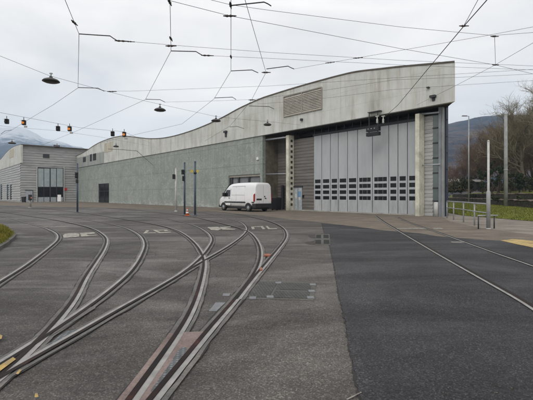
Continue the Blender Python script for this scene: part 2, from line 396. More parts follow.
# dust along the buildings
struct('dirt_apron', poly([(-90, 203.2), (0, 205.3), (40, 206.3), (80, 207.3), (130, 208.6), (180, 210.3), (220, 212.3), (262, 215.6), (285, 219.0), (322, 222.6), (352, 226.2),
    (384, 230.6), (420, 233.5), (436, 236.2), (455, 238.5), (480, 239.8), (500, 240), (540, 241), (620, 247), (700, 252), (700, 246), (620, 238), (540, 233), (505, 229), (470, 225), (449, 220.5), (440, 215), (400, 212.6), (314, 209), (262, 206.5), (200, 204.6), (130, 202.6), (80, 201.2), (40, 200.9), (-90, 200.5)], .003, .12, .5, 3), M['dirt'])
struct('pavement', poly([(440, 215.2), (449, 221), (470, 226.2), (505, 231.5), (540, 236), (640, 250), (700, 240), (620, 229), (533, 221.5), (463, 215.8), (447, 212.8)], .006, .05, .5, 4), M['pavement'])
struct('asphalt_patch', poly([(322, 223.5), (325, 234.4), (329.7, 245.6), (334.4, 266), (337, 284), (339, 295), (345.4, 321), (350.6, 355), (360, 397), (372, 450), (420, 700), (900, 700), (900, 262), (640, 257),
    (560, 252.5), (533, 248.6), (515, 244.6), (498.7, 241), (470, 239), (436, 236.2), (420, 233.5), (384, 230.6), (352, 226.2)], .009, .010, .05, 5), M['patch'])
struct('asphalt_joint', poly([(321.3, 223.3), (324.3, 234.4), (329.0, 245.6), (333.7, 266), (336.1, 284), (338.1, 295), (344.3, 321), (349.1, 355), (358.2, 397), (370, 450), (376, 450), (361, 397), (351.5, 355), (346, 321), (340, 295), (338, 284), (335, 266), (330.2, 245.6), (325.4, 234.4), (322.6, 223.5)], .0075, .014, .06, 6), M['edge'])
struct('sand_patch', poly([(500, 240.6), (512, 239.3), (533, 241.3), (565, 244), (600, 250), (566, 251.6), (533, 247.9), (516, 244.4)], .0115, .09, .3, 8), M['sand'])

# ------------------------------------------------------------------ tram rails
def catmull(P, n=14):
    Q = [P[0] * 2 - P[1]] + P + [P[-1] * 2 - P[-2]]; out = []
    for i in range(1, len(Q) - 2):
        p0, p1, p2, p3 = Q[i - 1:i + 3]
        for k in range(n):
            t = k / n
            out.append(.5 * ((2 * p1) + (p2 - p0) * t + (2 * p0 - 5 * p1 + 4 * p2 - p3) * t * t + (3 * p1 - p0 - 3 * p2 + p3) * t ** 3))
    return out + [P[-1]]
def smooth_path(px):
    P2 = [Vector((x, y, 0)) for x, y in px]
    W3 = [G(p.x, p.y) for p in catmull(P2)]
    # even spacing then relax
    L = [0]
    for i in range(1, len(W3)): L.append(L[-1] + (W3[i] - W3[i - 1]).length)
    m = max(8, int(L[-1] / .22)); out = []; j = 0
    for k in range(m + 1):
        s_ = L[-1] * k / m
        while j < len(L) - 2 and L[j + 1] < s_: j += 1
        d = L[j + 1] - L[j]; out.append(W3[j].lerp(W3[j + 1], (s_ - L[j]) / d if d > 1e-9 else 0))
    for _ in range(10):
        out = [out[0]] + [(out[i - 1] + out[i] * 2 + out[i + 1]) / 4 for i in range(1, len(out) - 1)] + [out[-1]]
    return out
def ribbon(path, a, b, z, jag=0.0):
    mb = MB(); n_ = len(path); vs = []; rj = random.Random(int(a * 1000) + n_); a0, b0 = a, b
    for i, p in enumerate(path):
        d = (path[min(i + 1, n_ - 1)] - path[max(i - 1, 0)]); d.z = 0; d.normalize(); s_ = Vector((d.y, -d.x, 0))
        a = a0 - rj.uniform(-1, 1) * jag * (abs(a0) > .06); b = b0 + rj.uniform(-1, 1) * jag * (abs(b0) > .06)
        vs += [p + s_ * a + Vector((0, 0, z)), p + s_ * b + Vector((0, 0, z))]
    mb.add(vs, [[2 * i, 2 * i + 1, 2 * i + 3, 2 * i + 2] for i in range(n_ - 1)]); return mb
RAILS = [
 # px list ordered from near to far, head side (+1: right of the groove when walking away), label, strips
 ('A', [(-70, 325), (-30, 303), (0, 283.5), (22.5, 269.5), (38, 258), (52.5, 246.3), (58.8, 240), (58.6, 234.8), (52.5, 230.8), (42, 227), (27, 223), (12, 218.8), (0, 216.2), (-40, 210.5), (-90, 206.3)], -1, 'leftmost tram rail, bending past the painted number into the far left yard'),
 ('B', [(-40, 408), (0, 380.5), (13.5, 368.5), (22, 358), (34.5, 345.2), (45, 335.3), (60, 318), (73.5, 300.7), (83.5, 280), (95.5, 262), (103, 250.5), (106, 242), (104.2, 236.8), (92.5, 229.3), (70, 223.3), (50, 219.5), (20, 215), (0, 212.3), (-60, 206.8)], 1, 'S-curved tram rail just right of the leftmost painted number'),
 ('C', [(-60, 402), (0, 368.5), (25.5, 354), (36, 345), (46.5, 336.8), (64.5, 325.5), (79.6, 315), (89.5, 308.5), (107.5, 294.3), (127, 277.8), (137.5, 265), (143.6, 253), (145.8, 245), (142.8, 237.5), (136, 232.3), (127, 228.3), (115, 225), (89.5, 220.3), (70, 217.3), (40, 213), (0, 208.6), (-60, 204.9)], -1, 'curved tram rail immediately left of the second painted number'),
 ('D', [(-30, 397), (0, 380.5), (13.5, 371.5), (45, 354), (60, 346.5), (79.5, 335), (122.5, 309.3), (149.6, 294.3), (170, 282.3), (188, 271), (204.5, 261.3), (225, 249.5), (240, 239), (246.6, 232.3), (247.3, 227.8), (241.5, 222.5), (228, 218.8), (210, 213.9), (185, 210.8), (150, 207.8), (100, 205.2), (40, 203.2)], -1, 'long sweeping tram rail crossing the yard diagonally towards the front of the van'),
 ('E', [(180, 276), (190, 269), (203, 256.5), (209, 248.5), (213, 240.5), (210, 234.2), (203, 229.3), (192.5, 224.8), (180.5, 221.8), (162.5, 218.2), (140, 215.5), (103, 211.3), (70, 208.6), (30, 206), (-10, 204.3)], -1, 'short tram rail hooking round just left of the third painted number'),
 ('F', [(90, 455), (132.5, 398.5), (146, 379), (159.5, 359.5), (176, 337.5), (185, 322.5), (191.8, 309.3), (197, 295), (200.8, 281.5), (203.6, 268), (203.6, 260), (199.3, 250.3), (194, 243.5), (186.5, 236.8), (176, 230.8), (158, 225.5), (140, 222.3), (115, 218.2), (85, 213.5), (40, 208.5), (0, 205.7)], 1, 'tram rail curving up from the left edge of the reddish plate to the crossing'),
 ('J', [(112, 450), (152, 398.5), (170, 377.5), (188, 356.5), (206, 333), (219.5, 318), (236, 299.5), (248.3, 282.8), (255, 272.5), (258.8, 264), (260.3, 254), (258.6, 245), (253.5, 236.8), (247.5, 231.8), (238.5, 228.3), (225, 224.8), (210, 221), (190, 216.8), (160, 213), (120, 209), (60, 205.2)], 1, 'tram rail along the right edge of the reddish plate, bending left near the van'),
 ('H', [(236, 300.5), (242, 292.8), (248.3, 284.5), (261, 269.5), (270, 258.8), (279, 248), (285, 239.8), (286, 234), (282, 227.8), (271.5, 222.5), (255, 218), (237, 214.3), (215, 211.7), (180, 208.8), (130, 205.9)], 1, 'rightmost curved tram rail, looping round behind the numeral nearest the van'),
 ('P', [(760, 447), (600, 352), (533, 307), (519, 299), (482, 278.5), (445.5, 258), (420, 243.2), (395, 228.6), (384, 222), (376, 216.2)], -1, 'straight tram rail on dark asphalt, left one of the pair to the tall doors'),
 ('Q', [(760, 341), (600, 289), (533, 266), (498, 254), (464, 241.8), (440, 233.2), (427, 228.8), (410, 222.8), (398, 217.6)], -1, 'straight tram rail on dark asphalt, right one of the pair to the tall doors'),
]
for i, (k, px, side, lab) in enumerate(RAILS):
    path = smooth_path(px); dz = i * .0005
    mid = path[len(path) // 3]
    rt = thing('tram_rail', lab, 'tram rail', (mid.x, mid.y, 0), 0, 'tram rails sunk into the yard')
    if k in 'PQ':
        obj('rail_head', ribbon(path, .03 * side, .085 * side, .018 + dz), M['head'], rt)
        obj('groove', ribbon(path, -.035, .03, .022 + dz), M['groove'], rt)  # flat strip, groove shade is in its colour
        obj('sealing_strip', ribbon(path, -.06 * side, -.035 * side, .013 + dz), M['edge'], rt)
    else:
        near = [p for p in path if p.y < 17.5] or path[:12]
        obj('joint', ribbon(near, *sorted((-.092 * side, .128 * side)), .0115 + dz, .014), M['edge'], rt)
        obj('sealing_strip', ribbon(near, *sorted((.082 * side, .124 * side)), .0145 + dz, .008), M['strip'], rt)
        obj('sealing_strip', ribbon(near, *sorted((-.078 * side, -.028 * side)), .0145 + dz, .008), M['strip'], rt)
        if k in 'FJ':
            pk_ = [p for p in path if p.y < (4.5 if k == 'F' else 4.3)]
            q = obj('sealing_strip', ribbon(pk_, *sorted((-.085 * side, -.028 * side)), .0175 + dz), M['pink'], rt); q['label'] = 'pinkish sealing strip beside the groove'
        obj('rail_head', ribbon(path, *sorted((.024 * side, .076 * side)), .0205 + dz), M['head'], rt)
        obj('groove', ribbon(path, -.024, .024, .0265 + dz), M['groove_shade_rust' if k in 'FJ' else 'groove'], rt)  # flat dark strip painted as a shaded groove, nothing is cut in
mb = poly([(184.5, 334), (205, 333.2), (190, 352.5), (152, 397), (140, 409), (130, 409), (150, 384), (168, 359)], .0222); pt = thing('switch_plate', 'reddish wedge plate with grey chequered tread between two converging rails', 'switch plate', G(175, 360))
obj('resin_bed', mb, M['pink'], pt)
el = [(183, 349), (186.5, 349.5), (187, 352), (182, 360), (172, 371.5), (160, 386), (152, 395), (150.5, 394), (160, 380), (170, 366), (178, 353)]
obj('tread_plate', poly(el, .0226), M['tread'], pt)
pt = thing('switch_plate', 'grey chequered wedge between crossing rails near the bottom left corner', 'switch plate', G(60, 335))
obj('tread_plate', poly([(78, 330.5), (66, 333.2), (60, 337), (42, 351.5), (36, 357), (58, 346.5), (78, 335.5)], .0202), M['tread'], pt)
obj('nose_plate', poly([(84, 306.5), (96, 309), (82, 318), (62, 331), (50, 338), (62, 326), (72, 315.5)], .0198), M['strip'], pt)

# covers
def slab(quad, z0, z1):
    mb = MB(); b = [G(x, y, z0) for x, y in quad]; mb.hexa(b, [p + Vector((0, 0, z1 - z0)) for p in b]); return mb
def bil(Q, u, v):
    a = Vector((*Q[0], 0)); b = Vector((*Q[1], 0)); c = Vector((*Q[2], 0)); d = Vector((*Q[3], 0))
    p = a.lerp(b, u).lerp(d.lerp(c, u), v); return (p.x, p.y)
Q = [(243.8, 299), (313.5, 301), (316.3, 282.6), (258.5, 281)]
ct = thing('access_cover', 'large iron access cover with three plates beside the joining rails', 'access cover', G(285, 291))
obj('frame', slab(Q, .001, .006), M['cover_frame'], ct)
for (u0, u1, v0, v1) in ((.04, .34, .10, .92), (.38, .92, .10, .47), (.38, .92, .55, .92)):
    obj('plate', slab([bil(Q, u0, v0), bil(Q, u1, v0), bil(Q, u1, v1), bil(Q, u0, v1)], .002, .012), M['cover'], ct)
mb = MB()
for u, v in ((.95, .15), (.95, .5), (.95, .85), (.36, .12), (.36, .9), (.12, .04)):
    mb = MB(); c = G(*bil(Q, u, v)); mb.box(c.x - .05, c.x + .05, c.y - .06, c.y + .06, .003, .017); obj('bolt_plate', mb, M['zinc_lid'], ct)
obj('lip', slab([bil(Q, .37, .02), bil(Q, .80, .02), bil(Q, .80, .055), bil(Q, .37, .055)], .003, .014), M['cover_frame'], ct)
solo('pit_lid', slab([(208.8, 311.7), (220, 311.7), (227.2, 303.2), (215.6, 303.2)], .001, .012), M['zinc_lid'], 'plain grey metal lid between two rails ahead of the reddish plate', 'lid')
solo('cable_lid', slab([(222.5, 296.3), (229.5, 296.3), (230.5, 294), (223.5, 294)], .001, .012), M['zinc_lid'], 'tiny oblong metal lid left of the joining rails', 'lid')
dt = thing('drain_cover', 'four dark drain grates in a pale cross frame at the edge of new asphalt', 'drain cover', G(322, 240))
obj('frame', slab([(315, 245), (330.2, 245), (329.5, 234.2), (315.6, 234.2)], .001, .0095), M['cover_frame'], dt)
for q in ([(316, 238.4), (321, 238.4), (321, 235), (316.3, 235)], [(323.5, 238.4), (328.8, 238.4), (328.5, 235), (323.4, 235)], [(315.2, 244.2), (321, 244.2), (321, 240.2), (315.6, 240.2)], [(323.8, 244.2), (329.6, 244.2), (329.2, 240.2), (323.6, 240.2)]):
    obj('grate', slab(q, .002, .0125), M['wet'], dt)
for q, lab in (([(308, 235.8), (315.4, 234.6), (315.2, 238.4), (310, 237.6)], 'upper damp stain tapering left from the drain grates'), ([(304, 242.7), (312, 241.2), (315.0, 240.2), (314.8, 244.9), (309, 244.3)], 'lower damp stain tapering left from the drain grates')):
    solo('damp_stain', poly(q, .0035, .04, .2, 2), M['wetstain'], lab, 'stain')

# painted numbers (worn strokes on the asphalt)
def strokes(name, polys, label, mat, group=None):
    mb = MB()
    for q in polys: mb.face([G(x, y, .0105) for x, y in q])
    return solo(name, mb, M[mat], label, 'road marking', group)
gN = 'track numbers painted on the asphalt'
strokes('painted_number', [[(63.4, 238.1), (79, 237.0), (79.4, 234.2), (76, 233.1), (65, 233.9), (63, 235.5)], [(81.3, 236.9), (98, 235.6), (97.2, 235.0), (87.5, 235.4), (87, 234.5), (95, 234.0), (94.5, 232.3), (80, 233.4)]], 'worn white number beside the leftmost rail bend', 'paintw', gN)
strokes('painted_number', [[(143, 233.9), (146.5, 233.6), (149.4, 230.6), (146.4, 230.4)], [(146.5, 233.7), (156, 233.3), (155.4, 232.7), (147.5, 233.0)], [(152.6, 230.2), (156, 230.0), (160.5, 232.4), (170.5, 231.9), (171.2, 232.8), (159, 233.5)], [(156.6, 230.3), (166.5, 229.9), (169, 231.2), (165, 231.3), (163.5, 230.7), (157.5, 230.9)]], 'worn white zigzag number between the second and third rail bends', 'paintw', gN)
strokes('painted_number', [[(207.2, 227.3), (218, 226.9), (221.5, 229.2), (218, 230.6), (211.5, 230.3)], [(219.2, 227.2), (230.5, 226.6), (230.8, 227.5), (223.8, 228.2), (235.4, 229.1), (234.8, 229.9), (222.6, 229.9)]], 'worn cream number left of the rail crossing before the van', 'paintw', gN)
strokes('painted_number', [[(251.0, 226.9), (253.6, 226.7), (254.8, 229.2), (252.2, 229.5)], [(253.6, 226.7), (260.6, 226.3), (260.9, 226.9), (254, 227.3)], [(260.2, 226.2), (262.6, 226.2), (265.4, 229.2), (262.6, 229.4)], [(265.5, 226.2), (267.5, 226.2), (270, 228.5), (277.2, 228.4), (277.0, 229.2), (268.2, 229.4)]], 'worn white number of slanting strokes right of the rail crossing', 'paintw', gN)
gY = 'yellow paint dashes at the near left'
for q, lab in (([(-8, 374.5), (-3, 377.5), (16, 363), (13, 360.8)], 'long yellow dash between the crossing rails at bottom left'), ([(15.8, 378), (18.2, 378.4), (22, 373.8), (19.2, 373.4)], 'small yellow dash on the outer strip of the crossing'), ([(-6, 343), (1.6, 342.2), (2.4, 338.6), (-4, 336.2)], 'yellow dash beside the track at the left picture edge'), ([(34.5, 402), (38.5, 401.5), (37.6, 397.8), (35, 398)], 'yellow dash at the bottom picture edge')):
    mb = MB(); mb.face([G(x, y, .036) for x, y in q]); solo('paint_dash', mb, M['painty'], lab, 'road marking', gY)
for q, lab in (([(396, 228.2), (426, 228.0), (427, 229.3), (396.6, 229.3)], 'long pale line crossing the straight rails before the tall doors'), ([(432, 228.0), (441.5, 228.0), (443.5, 229.5), (434, 229.6)], 'short pale line right of the straight rails near the doors'), ([(450.5, 242.0), (462.5, 241.8), (464.5, 242.9), (452, 243.0)], 'short pale dash on dark asphalt between the straight rails'), ([(346.2, 400.4), (347.2, 401.4), (361.8, 394.2), (361, 393.0)], 'thin white paint line at the bottom edge of the new asphalt')):
    mb = MB(); mb.face([G(x, y, .0125) for x, y in q]); solo('paint_line', mb, M['paintd'], lab, 'road marking', 'pale paint lines')
for q, lab in (([(264, 257.4), (270.4, 257.2), (270, 255.6), (264.4, 255.8)], 'orange point lock bar between the rails near the loop'), ([(259.6, 272.4), (262.2, 272), (262, 269.8), (260, 270)], 'small orange clamp where two rails join')):
    mb = slab(q, .02, .05); solo('point_bar', mb, M['rustbar'], lab, 'point bar')

# ------------------------------------------------------------------ main depot
D0 = 26.5; DF = 26.38; DD = 27.5
ZB = 7.62
TL = 96.9                                      # where the second shed starts
TR = FT(455, DF)
dep = thing('tram_depot', 'long green walled tram depot with pale wavy roof fascia and tall folding doors', 'building', FP(40, D0, 0), ROT)
tops = [(455, 62.5), (430, 64.8), (400, 67.4), (380, 69.6), (357, 72.3), (340, 76), (321.7, 80.8), (303, 86), (286, 91), (272, 95.4), (260, 99.5), (240, 108.5), (221.8, 118.3), (205, 126), (190, 131.7), (176.4, 135.8), (166, 138), (156.5, 138.9), (147, 138.8), (138, 137.8), (130, 136.8), (122, 136.3), (112.7, 138), (106, 140.2), (99.5, 142.8), (93, 146.5), (87.5, 150.3), (82, 153.6), (77, 156)]
prof = [(FT(x, DF), FZ(x, y, DF)) for x, y in tops]
# finer profile
pf = catmull([Vector((a, b, 0)) for a, b in prof], 5); prof = [(p.x, p.y) for p in pf]
prof[-1] = (TL - .02, prof[-1][1])
back = Vector((.181, .983, 0))                # the halls run back along the tracks
mb = MB()
for (t0, z0), (t1, z1) in zip(prof, prof[1:]):
    for D_, flip in ((DF, False), (DF + .3, True)):
        t0_ = max(t0, TR + .26) if flip else t0
        q = [FP(t1, D_, ZB), FP(t0_, D_, ZB), FP(t0_, D_, z0), FP(t1, D_, z1)]
        mb.face(q if not flip else q[::-1])
    t0_ = max(t0, TR + .26)
    mb.face([FP(t0, DF, ZB), FP(t1, DF, ZB), FP(t1, DF + .3, ZB), FP(t0_, DF + .3, ZB)])
mb.face([FP(TR, DF, ZB), FP(TR + .26, DF + .3, ZB), FP(TR + .26, DF + .3, prof[0][1]), FP(TR, DF, prof[0][1])])
fas = obj('fascia', mb, M['fascia'], dep)
mb = MB()
for (t0, z0), (t1, z1) in zip(prof, prof[1:]):
    b = [FP(t1, DF - .05, z1), FP(t0, DF - .05, z0), FP(max(t0, TR + .3), DF + .35, z0), FP(t1, DF + .35, z1)]
    mb.hexa([p + Vector((0, 0, .003)) for p in b], [p + Vector((0, 0, .11)) for p in b])
obj('coping', mb, M['coping'], fas)
mb = MB()
for (t0, z0), (t1, z1) in zip(prof, prof[1:]):
    a0, a1 = FP(max(t0, TR + .3), DF + .36, z0 + .02), FP(t1, DF + .36, z1 + .02)
    mb.face([a1, a0, a0 + back * 48, a1 + back * 48], True)
obj('roof', mb, M['roof'], dep)
# louvre panel in the fascia
lt0, lt1 = FT(321.7, DF), FT(284.5, DF); lz0, lz1 = FZ(300, 113.2, DF), FZ(300, 92.8, DF)
lv = MB(); tm = (lt0 + lt1) / 2; sl = (FZ(286, 96.6, DF) - FZ(320, 87.8, DF))
lz1L = FZ(286, 97.0, DF); lz1R = FZ(320.5, 88.2, DF)
def ltop(t): return lz1R + (lz1L - lz1R) * (t - lt0) / (lt1 - lt0)
for k in range(26):
    z = lz0 + k * .145
    for (a, b) in ((lt0, tm - .06), (tm + .06, lt1)):
        # clip by the slanting top
        if z + .14 > min(ltop(a), ltop(b)):
            if z + .14 > max(ltop(a), ltop(b)): continue
            ts = a + (b - a) * ((z + .14 - ltop(a)) / (ltop(b) - ltop(a)))
            if ltop(a) < ltop(b): a = ts
            else: b = ts
        q = [FP(b, DF - .02, z + .12), FP(a, DF - .02, z + .12), FP(a, DF - .09, z), FP(b, DF - .09, z)]
        lv.hexa(q[::-1], [p + Vector((0, 0, .02)) for p in q][::-1])
lo = obj('louvre', lv, M['louvre'], fas)
mb = MB()
mb.fbox(lt0 - .08, lt0, DF - .10, DF - .004, lz0 - .08, ltop(lt0) + .05); mb.fbox(lt1, lt1 + .08, DF - .10, DF - .004, lz0 - .08, ltop(lt1) + .05)
mb.fbox(tm - .06, tm + .06, DF - .10, DF - .004, lz0, ltop(tm)); mb.fbox(lt0, lt1, DF - .10, DF - .004, lz0 - .08, lz0)
q = [FP(lt1, DF - .10, ltop(lt1)), FP(lt0, DF - .10, ltop(lt0)), FP(lt0, DF - .004, ltop(lt0)), FP(lt1, DF - .004, ltop(lt1))]
mb.hexa(q, [p + Vector((0, 0, .09)) for p in q])
obj('louvre_frame', mb, M['louvref'], lo)
# darker cladding with three windows at the far end of the fascia
ct1, ct0 = TL - .3, FT(104, DF); mb = MB()
cl = [p for p in prof if ct0 < p[0] < ct1]
import bisect
def ptop(t):
    for (a, za), (b, zb) in zip(prof, prof[1:]):
        if a <= t <= b: return za + (zb - za) * (t - a) / (b - a)
    return prof[-1][1]
ccz = FZ(100, 152.5, DF)
N_ = 10
for k in range(N_):
    a = ct0 + (ct1 - ct0) * k / N_; b = ct0 + (ct1 - ct0) * (k + 1) / N_
    za = min(ptop(a) - .12, ccz); zb = min(ptop(b) - .12, ccz)
    q = [FP(b, DF - .03, ZB), FP(a, DF - .03, ZB), FP(a, DF - .004, ZB), FP(b, DF - .004, ZB)]
    mb.hexa(q, [q[0] + Vector((0, 0, zb - ZB)), q[1] + Vector((0, 0, za - ZB)), q[2] + Vector((0, 0, za - ZB)), q[3] + Vector((0, 0, zb - ZB))])
clad = obj('cladding', mb, M['cladding'], fas)
for x0, x1, y0, y1 in ((83.2, 86, 157.2, 162), (90.2, 92, 154.3, 161.3), (93.2, 96.3, 153.6, 160.4)):
    a, b = FT(x1, DF), FT(x0, DF); xm = (x0 + x1) / 2
    mb = MB(); mb.fbox(a, b, DF - .07, DF - .032, FZ(xm, y1, DF), FZ(xm, y0, DF)); wd = obj('window', mb, M['glass_dark'], clad)
a, b = FT(112.5, DF), FT(104.3, DF); mb = MB(); mb.fbox(a, b, DF - .03, DF - .004, FZ(108, 152, DF), FZ(108, 142.6, DF)); obj('hatch', mb, M['rustpanel'], fas)
# small fittings on the fascia
mb = MB(); a = FT(436.5, DF); b = FT(431, DF); mb.fbox(a, b, DF - .25, DF - .004, FZ(434, 97.8, DF), FZ(434, 95.6, DF)); mb.fbox(a + .1, b - .1, DF - .06, DF - .004, FZ(434, 101, DF), FZ(434, 97.8, DF)); obj('wire_anchor', mb, M['steel_dark'], fas)
mb = MB(); a = FT(430, DF); b = FT(427.6, DF); mb.fbox(a, b, DF - .2, DF - .004, FZ(429, 88.3, DF), FZ(429, 87.2, DF)); obj('wire_anchor', mb, M['steel_dark'], fas)
mb = MB(); a = FT(303, DF); b = FT(301.4, DF); mb.fbox(a, b, DF - .2, DF - .004, FZ(302, 121, DF), FZ(302, 118.8, DF)); obj('camera_box', mb, M['steel_dark'], fas)
mb = MB(); a = FT(227.4, DF); b = FT(225, DF); mb.fbox(a, b, DF - .25, DF - .004, FZ(226, 133, DF), FZ(226, 131, DF)); mb.fbox(a + .1, b - .1, DF - .1, DF - .004, FZ(226, 137, DF), FZ(226, 133, DF)); obj('wire_anchor', mb, M['steel_dark'], fas)

# green wall with openings
tn = FT(262.5, D0)                               # right end of the green wall
holes = [(FT(109, D0), FT(98.3, D0), 0.0, FZ(103, 183.6, D0)), (FT(260, D0), FT(228.5, D0), .0, FZ(245, 174.6, D0))]
ts = sorted({tn, TL} | {h[0] for h in holes} | {h[1] for h in holes}); zs = sorted({0.0, ZB + .2} | {h[3] for h in holes})
mb = MB()
for a, b in zip(ts, ts[1:]):
    for z0, z1 in zip(zs, zs[1:]):
        if any(h[0] <= (a + b) / 2 <= h[1] and h[2] <= (z0 + z1) / 2 <= h[3] for h in holes): continue
        mb.face([FP(b, D0, z0), FP(a, D0, z0), FP(a, D0, z1), FP(b, D0, z1)])
for a, b, z0, z1 in holes:
    d = D0 + .35
    mb.face([FP(a, D0, z0), FP(a, d, z0), FP(a, d, z1), FP(a, D0, z1)]); mb.face([FP(b, d, z0), FP(b, D0, z0), FP(b, D0, z1), FP(b, d, z1)])
    mb.face([FP(a, D0, z1), FP(a, d, z1), FP(b, d, z1), FP(b, D0, z1)])
mb.face([FP(tn, D0, 0), FP(tn, D0 + .45, 0), FP(tn, D0 + .45, ZB), FP(tn, D0, ZB)])
gw = obj('wall', mb, M['green'], dep)
# black personnel door
a, b, z0, z1 = holes[0]; d = D0 + .2
mb = MB(); mb.fbox(a, b, d, d + .1, 0.02, z1); bd = obj('door', mb, M['glass_dark'], dep); bd['label'] = 'tall black glazed door in the far part of the green wall'
mb = MB()
for q in (a + .02, (a + b) / 2 - .04, b - .12): mb.fbox(q, q + .1, d - .06, d - .003, .02, z1 - .02)
for z in (.05, 2.2, z1 - .16): mb.fbox(a + .02, b - .02, d - .05, d - .004, z, z + .1)
obj('door_frame', mb, M['steel_dark'], bd)
# recessed panelled gate behind the van
a, b, z0, z1 = holes[1]; d = D0 + .3
mb = MB(); mb.fbox(a, b, d, d + .08, .02, z1); gt = obj('shutter', mb, M['grey_panel'], dep)
mb = MB(); L_ = b - a
for f_ in (0.0, .27, .60, .955): mb.fbox(a + L_ * (1 - f_) - L_ * (.09 if f_ == 0 else .05), a + L_ * (1 - f_), d - .12, d - .003, .02, z1 - .25)
obj('post', mb, M['steel_dark'], gt)
mb = MB(); mb.fbox(a, b, d - .2, d - .004, z1 - .24, z1 - .01); obj('lintel', mb, M['louvref'], gt)
mb = MB(); mb.fbox(FT(258.9, D0), FT(257.2, D0), D0 - .12, D0 - .003, FZ(258, 159.9, D0), FZ(258, 157.2, D0)); obj('wall_lamp', mb, M['white'], gw)
# concrete plinth
# niche
tnl = tn - .02; dn = D0 + 2.1; tc0 = FT(293, DD)
mb = MB(); mb.face([FP(tnl, D0 + .40, 0), FP(tnl, dn + .15, 0), FP(tnl, dn + .15, ZB), FP(tnl, D0 + .40, ZB)]); obj('niche_side', mb, M['brown_wall'], dep)
def corr(t0, t1, D_, z0, z1, pitch, dep_, mbo=None, alongN=None):
    """horizontal ribbed sheeting"""
    mb = mbo or MB(); z = z0; row = []
    while z < z1:
        for f_, o in ((0, 0), (.40, 0), (.5, 1), (.9, 1)):
            zz = min(z + pitch * f_, z1); row.append((zz, o * dep_))
        z += pitch
    row.append((z1, 0))
    P = (lambda t, o, zz: FP(t, D_ + o, zz)) if alongN is None else (lambda t, o, zz: FP(alongN + o, t, zz))
    for (za, oa), (zb, ob) in zip(row, row[1:]):
        if zb - za < 1e-5 and oa == ob: continue
        mb.face([P(t1, oa, za), P(t0, oa, za), P(t0, ob, zb), P(t1, ob, zb)])
    return mb
obj('niche_back', corr(FT(296, dn), tnl - .01, dn, 0, ZB, .3, .03), M['corr_brown'], dep)
tdl = FT(313.8, DD)
obj('ribbed_wall', corr(tdl - .03, tc0 + .35, DD, 0, 6.9, .3, .035), M['corr_brown'], dep)
mb = MB(); mb.face([FP(tc0 + .35, DD, 0), FP(tc0 + .35, dn + .2, 0), FP(tc0 + .35, dn + .2, ZB), FP(tc0 + .35, DD, ZB)]); obj('niche_return', mb, M['corr_brown'], dep)
mb = MB(); mb.tube([FP(tnl, D0 + .4, FZ(264, 140.2, D0 + .4)), FP(FT(287, D0 + .4), D0 + .4, FZ(287, 137.2, D0 + .4))], .09, 8); obj('pipe', mb, M['pipe'], dep)
mb = MB(); mb.tube([FP(tnl, D0 + .4, FZ(263, 174.3, D0 + .4)), FP(FT(287, D0 + .4), D0 + .4, FZ(287, 173.6, D0 + .4))], .045, 8); obj('pipe', mb, M['pipe'], dep)
mb = MB(); a = FT(283.3, dn - .3); b = FT(281.5, dn - .3); mb.fbox(a, b, dn - .4, dn - .2, 0, FZ(282, 185.2, dn - .3)); obj('guard_post', mb, M['steel_dark'], dep)
# perforated column left of the doors, plain column right of them
dc = D0 + .25
ca, cb = FT(288.6, dc), FT(286.0, dc); zt = FZ(287, 135.4, dc)
mb = MB(); mb.fbox(ca, cb, dc, dc + .72, 0, zt); col_ = obj('column', mb, M['cream'], dep); col_['label'] = 'cream column with a row of dark square holes'
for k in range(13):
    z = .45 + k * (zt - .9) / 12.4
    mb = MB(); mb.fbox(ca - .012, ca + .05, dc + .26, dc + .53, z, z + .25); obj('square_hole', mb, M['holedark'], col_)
dc = D0 + .2
ca, cb = FT(419.2, dc), FT(415.2, dc); zt = FZ(417, 113.8, dc)
mb = MB(); mb.fbox(ca, cb, dc, dc + .72, 0, zt); col_ = obj('column', mb, M['cream'], dep); col_['label'] = 'plain cream column right of the folding doors'
ds = DD
cs0 = FT(432.8, ds)
obj('ribbed_wall', corr(cs0, ca + .2, ds, 0, FZ(428, 116, ds), .27, .03), M['corr'], dep)
gz0, gz1 = FZ(435.5, 201, ds), FZ(435.5, 113, ds); ga, gb = FT(438.2, ds), cs0 - .01
mb = MB(); mb.fbox(ga, gb, ds, ds + .05, gz0, gz1); gl = obj('glazed_strip', mb, M['glass_green'], dep)
for y in (201, 188, 173, 158, 143, 128, 114):
    mb = MB(); mb.fbox(ga, gb, ds - .05, ds - .003, FZ(435.5, y, ds) - .04, FZ(435.5, y, ds) + .04); obj('crossbar', mb, M['steel_dark'], gl)
mb = MB(); mb.fbox(ga, gb, ds + .02, ds + .1, 0, gz0 - .02); obj('base_panel', mb, M['steel_grey'], dep)
mb = MB(); c = FP(FT(436, ds - .3), ds - .3, 0); mb.lathe(c, [(.15, 0), (.15, .95), (.12, 1.0)], 14); obj('downpipe_foot', mb, M['offwhite'], dep)
for x0, x1, d, mt in ((438.4, 440.6, ds - .25, 'steel_grey'), (441.0, 442.8, ds - .1, 'zincpole'), (443.2, 446.2, ds + .2, 'steel_navy')):
    a, b = FT(x1, d), FT(x0, d); mb = MB(); mb.fbox(a, b, d, d + .3, 0, ZB - .003); obj('steel_post', mb, M[mt], dep)
for k in range(6):
    mb = MB(); z = 1.0 + k * 1.15; mb.tube([FP(FT(446.0, ds + .2), ds + .3, z), FP(FT(447.3, ds + .2), ds + .3, z)], .03, 6); obj('rung', mb, M['steel_dark'], dep)
mb = MB(); d = ds - .35; mb.tube([FP(FT(420, d), d, FZ(420, 114.2, d)), FP(FT(439, d), d, FZ(439, 112.4, d))], .07, 8); obj('pipe', mb, M['pipe'], dep)
mb = MB(); mb.tube([FP(FT(419, d), d, FZ(419, 165.3, d)), FP(FT(440, d), d, FZ(440, 164.3, d))], .045, 8); obj('pipe', mb, M['pipe'], dep)
